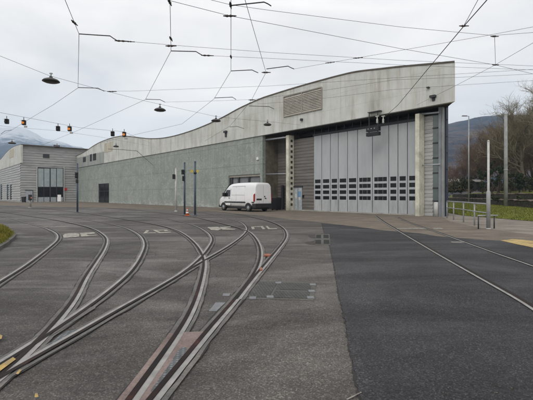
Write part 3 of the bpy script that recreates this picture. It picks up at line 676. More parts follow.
# loose grit and leaf scraps
gr = random.Random(41); gb = MB()
def fleck(q, s_):
    a = gr.uniform(0, 6.28); d = Vector((math.cos(a), math.sin(a), 0)); e_ = Vector((-d.y, d.x, 0)); z = Vector((0, 0, .0125))
    gb.add([q + z - d * s_, q + z - e_ * s_ * .6, q + z + d * s_, q + z + e_ * s_ * .6, q + z + Vector((0, 0, s_ * .7))], [[0, 1, 4], [1, 2, 4], [2, 3, 4], [3, 0, 4]])
for _ in range(1300):
    Y = 2.2 + 16 * gr.random() ** 1.6; fleck(Vector(((gr.uniform(-40, 573) - CX) / F * Y, Y, 0)), gr.uniform(.003, .009))
for _ in range(1800):
    t_ = gr.uniform(30, TL - 1); fleck(FP(t_, D0 - abs(gr.gauss(0, .35)) - .05, 0), gr.uniform(.01, .045))
props(obj('grit', gb, M['gritm'], loc=(0, 0, 0)), 'loose grit and leaf scraps lying on the yard', 'grit', kind='stuff')
# soffit, lintel, rear void
TRi = FT(446.2, ds + .2)
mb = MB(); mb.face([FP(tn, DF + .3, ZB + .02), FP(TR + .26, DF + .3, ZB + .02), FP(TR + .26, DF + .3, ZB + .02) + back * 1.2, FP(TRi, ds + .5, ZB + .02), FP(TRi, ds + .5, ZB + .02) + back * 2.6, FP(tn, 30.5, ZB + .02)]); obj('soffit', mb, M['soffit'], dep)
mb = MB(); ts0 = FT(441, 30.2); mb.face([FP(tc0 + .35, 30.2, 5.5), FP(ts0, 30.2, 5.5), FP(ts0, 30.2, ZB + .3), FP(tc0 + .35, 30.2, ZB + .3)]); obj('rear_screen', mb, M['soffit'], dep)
tdr = FT(418.5, DD); zd = 6.92
mb = MB(); mb.fbox(tdr - .3, tdl + .15, DD + .02, DD + .25, zd + .003, zd + .22)
mb.fbox(cs0, tc0 + .3, DD + 1.2, DD + 1.4, ZB - .35, ZB); obj('door_beam', mb, M['steel_dark'], dep)
for k in range(13):
    mb = MB(); t_ = tdr + (tdl - tdr) * k / 12; mb.fbox(t_ - .04, t_ + .04, DD + .1, DD + .2, zd + .22, ZB + .01); obj('truss_web', mb, M['steel_dark'], dep)
pass
# side and rear walls
mb = MB()
e0 = FP(TRi, ds + .5, 0); e1 = e0 + back * 46; f0 = FP(TL - .02, D0 + .36, 0); f1 = f0 + back * 46
zt0 = prof[0][1] - .4
mb.face([e0, e1, e1 + Vector((0, 0, zt0)), e0 + Vector((0, 0, zt0))])
mb.face([e1, f1, f1 + Vector((0, 0, 7.4)), e1 + Vector((0, 0, 7.4))])
obj('rear_wall', mb, M['corr'], dep)
# folding doors
edges = [313.8, 321.7, 330.4, 338.3, 347.5, 357.5, 372.4, 388.7, 397.9, 407.4, 416.9]
fd = MB(); fd.fbox(tdr, tdl + .3, DD + .16, DD + .2, 0.03, zd); door = obj('folding_door', fd, M['seal'], dep); door['label'] = 'tall pale grey folding tram door of ten leaves'
for x0, x1 in zip(edges, edges[1:]):
    a, b = FT(x1, DD), FT(x0, DD); g_ = .035; w_ = b - a
    a += g_; b -= g_; s_ = .10 if w_ < 1.4 else .13
    mb = MB(); rows = [(1.09, 1.40), (1.59, 1.91), (2.08, 2.41), (2.58, 2.92)]
    zz = .07; lm = MB()
    for (z0, z1) in rows:
        lm.fbox(a, b, DD, DD + .14, zz, z0); lm.fbox(a, a + s_, DD, DD + .14, z0, z1); lm.fbox(b - s_, b, DD, DD + .14, z0, z1); zz = z1
        if w_ > 1.4:
            for q_ in (.36, .68): lm.fbox(a + (b - a) * q_ - .006, a + (b - a) * q_ + .006, DD + .035, DD + .12, z0, z1)
    lm.fbox(a, b, DD, DD + .14, zz, zd)
    leaf = obj('door_leaf', lm, M['door'], door)
    for z0, z1 in rows: mb.fbox(a + s_, b - s_, DD + .05, DD + .09, z0, z1)
    obj('pane', mb, M['glass_dark'], leaf)
mb = MB(); mb.fbox(tdr - .2, tc0 + .2, DD - .22, DD - .02, 0, .09); obj('sill', mb, M['sill'], dep)
# small service door in the ribbed wall
a, b = FT(302.2, DD), FT(294.6, DD); z1 = FZ(298, 187.4, DD)
mb = MB(); mb.fbox(a, b, DD - .06, DD - .005, .05, z1); sdo = obj('service_door', mb, M['doorpale'], dep); sdo['label'] = 'pale service door with notices beside the perforated column'
mb = MB(); mb.fbox(a - .08, b + .08, DD - .12, DD - .004, z1 + .003, z1 + .12); obj('door_head', mb, M['steel_dark'], sdo)
mb = MB(); mb.fbox(a + .12, a + .48, DD - .075, DD - .063, 1.35, 1.85); obj('notice', mb, M['posterblue'], sdo)
mb = MB(); mb.fbox(a + .16, a + .42, DD - .075, DD - .063, 1.03, 1.28); obj('notice', mb, M['notice'], sdo)
mb = MB(); mb.fbox(b - .38, b - .14, DD - .075, DD - .063, 1.2, 1.62); obj('notice', mb, M['notice'], sdo)
mb = MB(); mb.fbox((a + b) / 2 - .02, (a + b) / 2 + .02, DD - .07, DD - .062, .05, z1); obj('door_seam', mb, M['seal'], sdo)
mb = MB(); mb.fbox(FT(304, DD), FT(302.9, DD), DD - .1, DD - .003, 1.25, 1.5); obj('call_box', mb, M['black'], dep)
# signal box and insulators above the doors
sg = thing('door_signal', 'black two tier signal box hung above the folding doors', 'signal', FP(FT(373, DF - .2), DF - .2, 0), ROT)
sx0, sx1 = FT(379.6, DF - .2), FT(367.2, DF - .2)
for y0, y1 in ((131.4, 127.4), (136.0, 132.4)):
    mb = MB(); mb.fbox(sx0, sx1, DF - .35, DF - .05, FZ(373, y0, DF - .2), FZ(373, y1, DF - .2)); obj('signal_case', mb, M['black'], sg)
mb = MB(); mb.fbox(sx0 + .15, sx0 + .20, DF - .22, DF - .18, FZ(373, 136, DF - .2), ZB + .25); mb.fbox(sx1 - .20, sx1 - .15, DF - .22, DF - .18, FZ(373, 136, DF - .2), ZB + .25)
mb.fbox(sx0 - .1, sx1 - .1, DF - .3, DF - .02, ZB + .22, ZB + .27); obj('hanger', mb, M['steel_dark'], sg)
mb = MB()
for k in (.35, .6, .85): mb.fbox(sx0 + (sx1 - sx0) * k - .08, sx0 + (sx1 - sx0) * k + .02, DF - .36, DF - .351, FZ(373, 129.2, DF - .2), FZ(373, 128.4, DF - .2))
obj('indicator', mb, M['zincpole'], sg)
for x, lab in ((377.2, 'pale insulator over the door, nearer the signal box'), (383.2, 'pale insulator over the door, farther from the signal box')):
    c = FP(FT(x, DF - .3), DF - .3, FZ(x, 123.3, DF - .3)); mb = MB(); mb.lathe(c, [(.05, 0), (.09, .08), (.05, .16), (.09, .24), (.04, .32), (.03, .52)], 10)
    mb.fbox(FT(x + 1.6, DF - .3), FT(x - 1.6, DF - .3), DF - .33, DF - .27, c.z + .5, c.z + .56); solo('wire_insulator', mb, M['offwhite'], lab, 'insulator', 'insulators above the folding doors')

# ------------------------------------------------------------------ second shed beyond
D2 = 15.5
sh = thing('tram_shed', 'ribbed metal tram shed with arched pale fascia beyond the green wall', 'building', FP(TL, 21, 0), ROT)
ZE = 12.0
obj('end_wall', corr(D2, D0 + 6, 0, 0, ZE, .52, .10, alongN=TL), M['corr'], sh)
zf2 = FZ(21, 163, D2)
obj('side_wall', corr(TL, 190, D2, 0, zf2, .52, -.10), M['corr'], sh)
tops2 = [(21, 144.8), (18.5, 145.2), (16, 146), (13.3, 147.2), (10.6, 148.8), (8, 151), (5.3, 153.8), (2.6, 157.2), (0, 160.2), (-5, 165.5), (-9, 168), (-14, 169.5), (-18, 168.5), (-24, 166)]
pr2 = [(FT(x, D2 - .12), FZ(x, y, D2 - .12)) for x, y in tops2]
mb = MB(); rf = MB()
for (t0, z0), (t1, z1) in zip(pr2, pr2[1:]):
    z0 = max(z0, zf2 + .3); z1 = max(z1, zf2 + .3)
    mb.hexa([FP(t1, D2 - .12, zf2), FP(t0, D2 - .12, zf2), FP(t0, D2 + .2, zf2), FP(t1, D2 + .2, zf2)], [FP(t1, D2 - .12, z1), FP(t0, D2 - .12, z0), FP(t0, D2 + .2, z0), FP(t1, D2 + .2, z1)])
    rf.face([FP(t1, D2 - .15, z1 + .05), FP(t0, D2 - .15, z0 + .05), FP(t0, D0 + 6, z0 + .05), FP(t1, D0 + 6, z1 + .05)], True)
f2 = obj('fascia', mb, M['fascia'], sh); obj('roof', rf, M['coping'], sh)
mb = MB(); mb.fbox(FT(13.8, D2 - .12), FT(9.6, D2 - .12), D2 - .16, D2 - .123, FZ(11.5, 158, D2), FZ(11.5, 150, D2)); obj('hatch', mb, M['rustpanel'], f2)
mb = MB(); mb.fbox(TL - .08, TL + .02, D2, D0 + 6, ZE, ZE + .14); obj('coping', mb, M['coping'], sh)
def ND(x):            # distance along the end wall seen at photo column x
    u = (x - CX) / F; return (TL * A.x - u * TL * A.y) / (u * N.y - N.x)
def NZ(x, y):
    P = FP(TL, ND(x), 0); return H0 + (HY - y) / F * P.y
def nbox(mb, x0, x1, y0, y1, o0, o1):
    xm = (x0 + x1) / 2; mb.fbox(TL - o1, TL - o0, ND(x0), ND(x1), max(0, NZ(xm, y1)), NZ(xm, y0)); return mb
td = obj('tram_door', nbox(MB(), 37.3, 63.4, 167.6, 203, .005, .12), M['steel_dark'], sh)
for x0, x1 in ((38.0, 43.4), (44.0, 49.4), (50.6, 56.0), (56.7, 62.6)):
    obj('upper_pane', nbox(MB(), x0, x1, 168.6, 186.8, .125, .16), M['frosted'], td)
    obj('lower_panel', nbox(MB(), x0, x1, 197.2, 202.2, .125, .16), M['doorpale'], td)
    obj('dark_pane', nbox(MB(), x0, x1, 187.4, 196.7, .125, .15), M['glass_dark'], td)
for x0, x1 in ((36.4, 37.3), (63.4, 64.2)): obj('jamb', nbox(MB(), x0, x1, 166.8, 202.6, .005, .2), M['offwhite'], td)
obj('vent', nbox(MB(), 43, 49.3, 154.2, 158, .005, .12), M['steel_dark'], sh)
obj('vent_hood', nbox(MB(), 53.5, 59.5, 145.2, 146.6, .005, .3), M['steel_dark'], sh)
o = obj('service_door', nbox(MB(), 25.6, 32.4, 190.6, 202.5, .005, .1), M['doorpale'], sh)
obj('frame', nbox(nbox(MB(), 25.0, 33.0, 189.9, 190.6, .005, .14), 32.4, 33, 190.6, 202.3, .005, .14), M['steel_dark'], o)
mb = MB(); c = FP(TL, ND(65.3), NZ(65.3, 189.2)); mb.lathe(c, [(.36, .11), (.36, .15)], 18, axis=-A); obj('round_sign', mb, M['red'], sh)
for x in (1.6, 8.0, 11.2):
    a, b = FT(x + .55, D2), FT(x - .55, D2); mb = MB(); mb.fbox(a, b, D2 - .14, D2 - .003, FZ(x, 199.5, D2), FZ(x, 184.5, D2)); obj('slit_window', mb, M['glass_dark'], sh)
# sign board and bin by the far shed
b0 = G(59.3, 202.6); bt = thing('notice_board', 'small white standing board in front of the far tram door', 'notice board', b0)
mb = MB(); mb.box(b0.x - .34, b0.x + .34, b0.y - .03, b0.y + .03, .25, 1.55); obj('panel', mb, M['white'], bt)
for s_ in (-.26, .26):
    mb = MB(); mb.box(b0.x + s_ - .03, b0.x + s_ + .03, b0.y - .02, b0.y + .02, 0, .25); obj('leg', mb, M['zincpole'], bt)
def bin_(p, w_, d_, h_, label, rot=0):
    r_ = thing('wheelie_bin', label, 'bin', p, rot)
    mb = MB(); mb.hexa([(-w_ * .42, -d_ * .42, .06), (w_ * .42, -d_ * .42, .06), (w_ * .42, d_ * .42, .06), (-w_ * .42, d_ * .42, .06)], [(-w_ / 2, -d_ / 2, h_), (w_ / 2, -d_ / 2, h_), (w_ / 2, d_ / 2, h_), (-w_ / 2, d_ / 2, h_)]); obj('body', mb, M['black'], r_, local=True)
    mb = MB(); mb.hexa([(-w_ * .53, -d_ * .55, h_ + .002), (w_ * .53, -d_ * .55, h_ + .002), (w_ * .53, d_ * .53, h_ + .002), (-w_ * .53, d_ * .53, h_ + .002)], [(-w_ * .5, -d_ * .5, h_ + .06), (w_ * .5, -d_ * .5, h_ + .06), (w_ * .5, d_ * .5, h_ + .10), (-w_ * .5, d_ * .5, h_ + .10)]); obj('lid', mb, M['steel_dark'], r_, local=True)
    for s_ in (-1, 1):
        mb = MB(); mb.lathe((s_ * w_ * .40, d_ * .36, .1), [(.1, -.03), (.1, .03)], 12, axis=(1, 0, 0)); obj('wheel', mb, M['tyre'], r_, local=True)
bin_(G(23.8, 202.4), .62, .6, 1.1, 'black wheelie bin beside the pale door of the far shed')
bp = FP(FT(276.5, D0 - .1), D0 - .1, 0); bin_(bp, .8, .7, 1.2, 'black wheelie bin between the van and the niche by the doors', ROT)

# ------------------------------------------------------------------ van
rearl = G(254.6, 212.1); vo = rearl + N * 1.0
van = thing('delivery_van', 'white high roof panel van parked along the green wall', 'van', (vo.x, vo.y, 0), ROT)
# stations: x, half width, zlow, ztop
ST = [(0, .93, .50, 2.46), (.03, .97, .46, 2.54), (.12, .99, .42, 2.60), (.5, 1.0, .40, 2.63), (1.5, 1.01, .38, 2.65), (2.8, 1.01, .38, 2.64), (3.7, 1.01, .38, 2.58), (4.05, 1.0, .38, 2.48), (4.35, .99, .38, 2.25), (4.7, .98, .38, 1.88), (4.98, .97, .38, 1.56), (5.1, .965, .37, 1.44), (5.35, .95, .36, 1.32), (5.6, .90, .35, 1.15), (5.74, .82, .36, .95), (5.80, .72, .42, .78)]
mb = MB(); NS = 28; vs = []
for (x, hw, zl, zt_) in ST:
    h_ = zt_ - zl
    for j in range(NS):
        q = 2 * math.pi * (j + .5) / NS; cy, cz = math.cos(q), math.sin(q); e_ = .32
        sy = math.copysign(abs(cy) ** e_, cy); sz = math.copysign(abs(cz) ** e_, cz)
        z = zl + h_ * (sz * .5 + .5)
        tumble = 1 - .115 * max(0, (z - 1.35) / 1.3) ** 1.25
        vs.append((x, sy * hw * tumble, z))
fs = []
for i in range(len(ST) - 1):
    for j in range(NS): fs.append([i * NS + j, i * NS + (j + 1) % NS, (i + 1) * NS + (j + 1) % NS, (i + 1) * NS + j])
fs.append(list(range(NS))); fs.append([(len(ST) - 1) * NS + j for j in range(NS)][::-1])
mb.add(vs, [f[::-1] for f in fs], True)
body = obj('body', mb, M['vanwhite'], van, local=True)
for md in ('SHARP',):
    bv = body.modifiers.new('edge', 'EDGE_SPLIT'); bv.split_angle = math.radians(38)
def vhw(z): return 1.01 * (1 - .115 * max(0, (z - 1.35) / 1.3) ** 1.25)
def side_panel(pts, off, mat, name, parent, s_=1, th=.02):
    mb = MB(); o_ = [Vector((x, s_ * (vhw(z) * (.985 if x > 4.6 else 1) + off), z)) for x, z in pts]; i_ = [p - Vector((0, s_ * th, 0)) for p in o_]
    m_ = len(pts); mb.add(o_ + i_, [list(range(m_))[::-1 if s_ < 0 else 1], list(range(m_, 2 * m_))[::-1]] + [[k, (k + 1) % m_, m_ + (k + 1) % m_, m_ + k] for k in range(m_)])
    return obj(name, mb, mat, parent, local=True)
for s_ in (1, -1):
    dr = side_panel([(3.62, .55), (4.60, .55), (4.85, 1.0), (4.86, 1.28), (4.66, 1.62), (4.30, 2.06), (3.62, 2.06)], .004, M['vanwhite'], 'cab_door', van, s_, .006)
    side_panel([(3.70, 1.36), (4.76, 1.36), (4.62, 1.58), (4.28, 1.98), (3.70, 1.98)], .010, M['winglass'], 'window', dr, s_)
    side_panel([(3.72, 1.20), (3.94, 1.20), (3.94, 1.25), (3.72, 1.25)], .03, M['trim'], 'handle', dr, s_)
    side_panel([(3.595, .5), (3.62, .5), (3.62, 2.08), (3.595, 2.08)], .006, M['seal'], 'door_seam', dr, s_)
    side_panel([(1.32, .78), (4.60, .78), (4.60, .90), (1.32, .90)], .028, M['trim'], 'side_moulding', van, s_, .03)
    side_panel([(.08, .80), (.40, .80), (.40, .90), (.08, .90)], .022, M['trim'], 'side_moulding', van, s_, .03)
    for xs in (1.45, 2.75): side_panel([(xs - .006, .95), (xs + .006, .95), (xs + .006, 2.28), (xs - .006, 2.28)], .0035, M['grey_panel'], 'panel_seam', van, s_, .01)
    side_panel([(1.5, 1.50), (3.5, 1.50), (3.5, 1.512), (1.5, 1.512)], .0035, M['grey_panel'], 'panel_seam', van, s_, .01)
    side_panel([(1.4, 2.30), (3.4, 2.28), (3.4, 2.30), (1.4, 2.32)], .004, M['grey_panel'], 'roof_crease', van, s_, .01)
    side_panel([(.01, .92), (.16, .92), (.16, 1.52), (.01, 1.62)], .012, M['tail'], 'tail_lamp', van, s_, .1)
    mb = MB(); mb.box(4.45, 4.62, s_ * 1.02, s_ * 1.27, 1.36, 1.72) if s_ > 0 else mb.box(4.45, 4.62, -1.27, -1.02, 1.36, 1.72)
    mr = obj('mirror', mb, M['trim'], van, local=True); bvm = mr.modifiers.new('round', 'BEVEL'); bvm.width = .04; bvm.segments = 3
    for wx in (.92, 4.78):
        mb = MB(); pts = [(wx + .46 * math.cos(q), .345 + .46 * math.sin(q)) for q in [math.pi * k / 14 for k in range(15)]]
        side_panel(pts, .009, M['trim'], 'wheel_arch', van, s_, .12)
        mb = MB(); mb.lathe((wx, s_ * .90, .345), [(.20, -.11), (.30, -.115), (.342, -.08), (.345, 0), (.342, .10), (.30, .125), (.21, .12)], 24, axis=(0, s_, 0)); wh = obj('wheel', mb, M['tyre'], van, local=True)
        mb = MB(); mb.lathe((wx, s_ * .90, .345), [(.215, .10), (.20, .127), (.12, .118), (.09, .14), (.0, .145)], 20, axis=(0, s_, 0)); obj('rim', mb, M['rim'], wh, local=True)
mb = MB(); mb.hexa([(-.09, -.98, .34), (.35, -1.03, .34), (.35, 1.03, .34), (-.09, .98, .34)], [(-.09, -.98, .74), (.35, -1.03, .74), (.35, 1.03, .74), (-.09, .98, .74)])
rb = obj('rear_bumper', mb, M['trim'], van, local=True); q = rb.modifiers.new('round', 'BEVEL'); q.width = .05; q.segments = 3
mb = MB(); mb.box(5.3, 5.84, -.88, .88, .32, .62); fb = obj('front_bumper', mb, M['trim'], van, local=True); q = fb.modifiers.new('round', 'BEVEL'); q.width = .1; q.segments = 3
mb = MB(); mb.box(.2, 5.3, -.85, .85, .24, .42); obj('underbody', mb, M['black'], van, local=True)
for y0, y1 in ((-.86, -.008), (.008, .86)):
    mb = MB(); mb.hexa([(-.014, y0, .78), (.01, y0, .78), (.01, y1, .78), (-.014, y1, .78)], [(-.014, y0 * .93, 2.36), (.01, y0 * .93, 2.36), (.01, y1 * .93, 2.36), (-.014, y1 * .93, 2.36)]); rd = obj('rear_door', mb, M['vanwhite'], van, local=True)
    for z in (.95, 1.5, 2.15):
        yy = y0 if abs(y0) > .5 else y1; mb = MB(); mb.box(-.03, -.015, min(yy, yy * .93), max(yy, yy * .93), z, z + .10); obj('hinge', mb, M['vanwhite'], rd, local=True)
    if y1 > .5:
        mb = MB(); mb.box(-.035, -.016, .22, .80, 1.04, 1.18); obj('number_plate', mb, M['trim'], rd, local=True)
    else:
        mb = MB(); mb.box(-.03, -.016, -.2, -.08, 1.30, 1.42); mb.box(-.03, -.016, -.34, -.15, 1.16, 1.24); obj('badge', mb, M['trim'], rd, local=True)
mb = MB(); mb.box(-.016, -.0145, -.007, .007, .78, 2.36); obj('door_seam', mb, M['seal'], van, local=True)
mb = MB(); mb.face([(4.10, .78, 2.47), (4.10, -.78, 2.47), (4.98, -.86, 1.60), (4.98, .86, 1.60)]); mb.v = [v + Vector((.06, 0, .03)) for v in mb.v]; obj('windscreen', mb, M['winglass'], van, local=True)

# ------------------------------------------------------------------ poles and signals in the yard
def pole(name, px, base, top, r, mat, label, cat, group=None):
    p = G(px, base); zt_ = H0 + (HY - top) / F * p.y
    r_ = thing(name, label, cat, p, 0, group)
    mb = MB(); mb.tube([p, p + Vector((0, 0, zt_))], [r, r * .92], 12); pb = obj('post', mb, mat, r_)
    mb = MB(); mb.lathe(p, [(r * 1.9, 0), (r * 1.9, .03), (r * 1.2, .06)], 12); obj('base_flange', mb, mat, r_)
    mb = MB(); mb.lathe(p + Vector((0, 0, zt_)), [(r * 1.05, 0), (r * .9, .04), (r * .3, .06)], 12); obj('cap', mb, mat, r_)
    return r_, p
def sbox(parent, p, px, y0, y1, w_, mat=M['black'], name='signal_head', lens=True, dy=-.16):
    c = AT(px, (y0 + y1) / 2, p.y + dy); hh = abs(y1 - y0) / F * p.y / 2
    mb = MB(); mb.box(c.x - w_ / 2, c.x + w_ / 2, c.y - .1, c.y + .1, c.z - hh, c.z + hh); h_ = obj(name, mb, mat, parent); q = h_.modifiers.new('round', 'BEVEL'); q.width = .02; q.segments = 2
    if lens:
        for k in (-.5, .5):
            mb = MB(); mb.lathe((c.x, c.y - .10, c.z + k * hh), [(w_ * .36, 0), (w_ * .36, .05), (w_ * .28, .05)], 12, axis=(0, -1, 0)); obj('lens_hood', mb, M['seal'], h_)
    mb = MB(); mb.tube([(p.x, p.y, c.z), (c.x, c.y, c.z)], .02, 6); obj('bracket', mb, M['black'], h_)
    return h_
r_, p = pole('signal_post', 175.9, 211.4, 168.6, .085, M['offwhite'], 'off white post with one black signal, leftmost of three before the green wall', 'signal post'); sbox(r_, p, 173.8, 174.2, 179.0, .22)
r_, p = pole('signal_post', 184.6, 215.0, 163.0, .07, M['bluepole'], 'blue post carrying two black signals beside the traffic cone', 'signal post'); sbox(r_, p, 182.9, 169.6, 174.4, .20); sbox(r_, p, 183.5, 176.0, 181.0, .16)
r_, p = pole('signal_post', 195.1, 215.6, 162.0, .078, M['bluepole'], 'blue post with two small yellow plates near its top', 'signal post')
for px in (191.8, 197.7):
    c = AT(px, 171.2, p.y - .1); mb = MB(); mb.lathe(c, [(.12, -.01), (.12, .01)], 6, axis=(.3 if px < 194 else -.3, -1, 0), smooth=False); pl = obj('yellow_plate', mb, M['yellow'], r_)
    mb = MB(); mb.tube([c, (p.x, p.y, c.z)], .015, 6); obj('bracket', mb, M['black'], r_)
mb = MB(); c = AT(195.1, 173, p.y); mb.lathe(c, [(.11, -.06), (.11, .06)], 12); obj('clamp', mb, M['black'], r_)
r_, p = pole('signal_post', 77.4, 212.6, 164.0, .075, M['bluepole'], 'dark blue signal post before the corner of the two buildings', 'signal post'); sbox(r_, p, 76.6, 172.4, 178.2, .22); sbox(r_, p, 77.0, 179.4, 183, .16, lens=False)
r_, p = pole('marker_post', 30.2, 207.7, 196.0, .13, M['sill'], 'short beige concrete post with black box on top before the far shed', 'post'); h_ = sbox(r_, p, 30.1, 194.6, 200.2, .34, lens=False)
c = AT(31.2, 197.6, p.y - .27); mb = MB(); mb.box(c.x - .06, c.x + .06, c.y - .012, c.y, c.z - .09, c.z + .07); obj('sticker', mb, M['orange'], h_)
# cone
p = G(187.3, 215.7); ct = thing('traffic_cone', 'orange and white traffic cone at the foot of the blue posts', 'cone', p)
mb = MB(); mb.box(p.x - .17, p.x + .17, p.y - .17, p.y + .17, 0, .035); obj('base', mb, M['orange'], ct)
mb = MB(); mb.lathe(p, [(.135, .035), (.025, .56), (.02, .57)], 18); cb_ = obj('cone_body', mb, M['orange'], ct)
for z0, z1 in ((.17, .28), (.36, .45)):
    rr = lambda z: .137 - (z - .035) * .2095
    mb = MB(); mb.lathe(p, [(rr(z0) + .003, z0), (rr(z1) + .003, z1)], 18); obj('white_band', mb, M['white'], cb_)

# right hand side furniture
r_, p = pole('tube_post', 488.4, 229.0, 141.5, .052, M['offwhite'], 'white tubular post rising beside the low hoop barrier', 'post')
mb = MB(); mb.lathe(p, [(.085, 0), (.085, 1.62), (.06, 1.68)], 14); obj('sleeve', mb, M['zincpole'], r_)
rl = thing('handrail', 'galvanised two bar handrail along the pavement by the grass', 'railing', G(463.5, 222))
RP = [G(447.0, 218.4), G(453.6, 220), G(463.5, 222.2), G(474.5, 225.6), G(486.6, 228.4)]
for p in RP[:-1]:
    mb = MB(); mb.tube([p, p + Vector((0, 0, 1.1))], .035, 8); obj('post', mb, M['zincpole'], rl)
for z, r in ((1.1, .038), (.70, .026)):
    mb = MB(); mb.tube([q + Vector((0, 0, z)) for q in RP], r, 8); obj('rail', mb, M['zincpole'], rl)
hb = thing('hoop_barrier', 'low dark hoop barrier at the foot of the white post', 'barrier', G(486, 228.8))
a, b = G(478.4, 229.0), G(494.2, 228.6)
for q in (a, b):
    mb = MB(); mb.tube([q, q + Vector((0, 0, .58))], .028, 8); obj('leg', mb, M['steel_dark'], hb)
mb = MB(); mb.tube([a + Vector((-.03, 0, .59)), b + Vector((.16, 0, .59))], .03, 8); obj('top_bar', mb, M['zincpole'], hb)
# lamp post and mast
def mast(px, Y, top, r0, r1, mat, name, label, cat):
    p = Vector(((px - CX) / F * Y, Y, 0)); zt_ = H0 + (HY - top) / F * Y; r_ = thing(name, label, cat, p)
    mb = MB(); mb.tube([p, p + Vector((0, 0, zt_))], [r0, r1], 14); obj('shaft', mb, mat, r_); return r_, p, zt_
r_, p, zt_ = mast(505.8, 47.4, 114.6, .22, .17, M['concpole'], 'catenary_mast', 'thick grey mast standing at the foot of the stone wall', 'mast')
mb = MB(); mb.lathe(p, [(.34, 0), (.34, .12), (.24, .16)], 14); obj('footing', mb, M['concpole'], r_)
mb = MB(); mb.lathe(p + Vector((0, 0, zt_)), [(.175, 0), (.16, .06), (.05, .1)], 14); obj('cap', mb, M['concpole'], r_)
mb = MB(); mb.lathe(p + Vector((0, 0, 4.4)), [(.205, 0), (.235, .02), (.235, .10), (.205, .12)], 14); obj('band', mb, M['zincpole'], r_)
r_, p, zt_ = mast(468.8, 67.5, 116.2, .13, .08, M['zincpole'], 'street_lamp', 'slim street lamp with flat head in front of the hillside', 'street lamp')
mb = MB(); mb.tube([p + Vector((0, 0, zt_ - .02)), p + Vector((-.35, 0, zt_ + .02))], .045, 8); obj('arm', mb, M['zincpole'], r_)
mb = MB(); mb.hexa([(p.x - 1.15, p.y - .16, zt_ - .02), (p.x - .3, p.y - .1, zt_ - .03), (p.x - .3, p.y + .1, zt_ - .03), (p.x - 1.15, p.y + .16, zt_ - .02)], [(p.x - 1.1, p.y - .12, zt_ + .10), (p.x - .3, p.y - .08, zt_ + .09), (p.x - .3, p.y + .08, zt_ + .09), (p.x - 1.1, p.y + .12, zt_ + .10)]); obj('lamp_head', mb, M['steel_dark'], r_)

# ------------------------------------------------------------------ grass, walls, bank
WP = [Vector((20, 16, 0)), Vector((27.3, 41, 0)), Vector((36.8, 75, 0)), Vector((46, 108, 0))]
def wline(s_):          # s in 0..3
    i = min(int(s_), 2); return WP[i].lerp(WP[i + 1], s_ - i)
def wn(s_):
    i = min(int(s_), 2); d = (WP[i + 1] - WP[i]).normalized(); return Vector((d.y, -d.x, 0))
vg = [G(447, 212.6), G(463, 215.6), G(533, 221.3), G(620, 228.6), G(700, 236)]
near = [Vector((15.5, 48, 0))] + vg
mb = MB(); nx_, ny_ = 40, 14
def lerp_list(P, f_):
    x = f_ * (len(P) - 1); i = min(int(x), len(P) - 2); return P[i].lerp(P[i + 1], x - i)
far_ = [wline(2.6), wline(2.1), wline(1.7), wline(1.0), wline(.5), wline(.1)]
gr = random.Random(11); grid = []
for i in range(nx_ + 1):
    row = []
    for k in range(ny_ + 1):
        q = lerp_list(near, i / nx_).lerp(lerp_list(far_, i / nx_), k / ny_)
        row.append(q + Vector((0, 0, .02 + .14 * min(1, k / 4) + gr.uniform(-.02, .02) * (k > 0))))
    grid.append(row)
vs = [p for r in grid for p in r]
mb.add(vs, [[i * (ny_ + 1) + k, (i + 1) * (ny_ + 1) + k, (i + 1) * (ny_ + 1) + k + 1, i * (ny_ + 1) + k + 1][::-1] for i in range(nx_) for k in range(ny_)], True)
struct('verge', mb, M['grass'])
bl = MB(); gr = random.Random(5)
for _ in range(26000):
    fi, fk = gr.random(), gr.random() ** 1.2; x = fi * nx_; y = fk * ny_; i = min(int(x), nx_ - 1); k = min(int(y), ny_ - 1)
    q = grid[i][k].lerp(grid[i + 1][k], x - i).lerp(grid[i][k + 1].lerp(grid[i + 1][k + 1], x - i), y - k)
    a = gr.uniform(0, 6.28); w_ = .03; h_ = gr.uniform(.04, .13); d = Vector((math.cos(a), math.sin(a), 0))
    bl.face([q - d * w_, q + d * w_, q + Vector((gr.uniform(-.05, .05), gr.uniform(-.05, .05), h_))])
props(obj('grass', bl, M['grass'], loc=(0, 0, 0)), 'short bright grass on the strip beyond the handrail', 'grass', kind='stuff')
# mound of winter grass at the left
MP = [(-90, 225), (-30, 224.5), (0, 226.8), (9, 230.6), (15, 236), (9.5, 242), (0, 248.8), (-40, 268), (-90, 280)]
mp_ = [G(x, y) for x, y in MP]; c = sum(mp_, Vector()) / len(mp_)
mb = MB(); rings = [1.0, .97, .8, .55, .25]; zz = [0, .07, .16, .22, .25]; ed = catmull(mp_, 5); vs = []
for r, z in zip(rings, zz): vs += [c.lerp(q, r) + Vector((0, 0, z)) for q in ed]
m_ = len(ed); fs = [[i * m_ + j, i * m_ + (j + 1) % m_, (i + 1) * m_ + (j + 1) % m_, (i + 1) * m_ + j] for i in range(4) for j in range(m_)] + [[4 * m_ + j for j in range(m_)]]
mb.add(vs, fs, True); struct('mound', mb, M['drygrass'])
bl = MB(); gr = random.Random(9)
for _ in range(9000):
    j = gr.randrange(m_); e0_, e1_ = ed[j], ed[(j + 1) % m_]; r = math.sqrt(gr.random()); q = c.lerp(e0_.lerp(e1_, gr.random()), r); q.z = .25 * (1 - r ** 3)
    if q.y > 22 or q.x < -17: continue
    a = gr.uniform(0, 6.28); d = Vector((math.cos(a), math.sin(a), 0)) * .016
    bl.face([q - d, q + d, q + Vector((gr.uniform(-.06, .06), gr.uniform(-.06, .06), gr.uniform(.05, .15)))])
props(obj('tuft_grass', bl, M['drygrass'], loc=(0, 0, 0)), 'yellowish winter grass on the small island at the left edge', 'grass', kind='stuff')
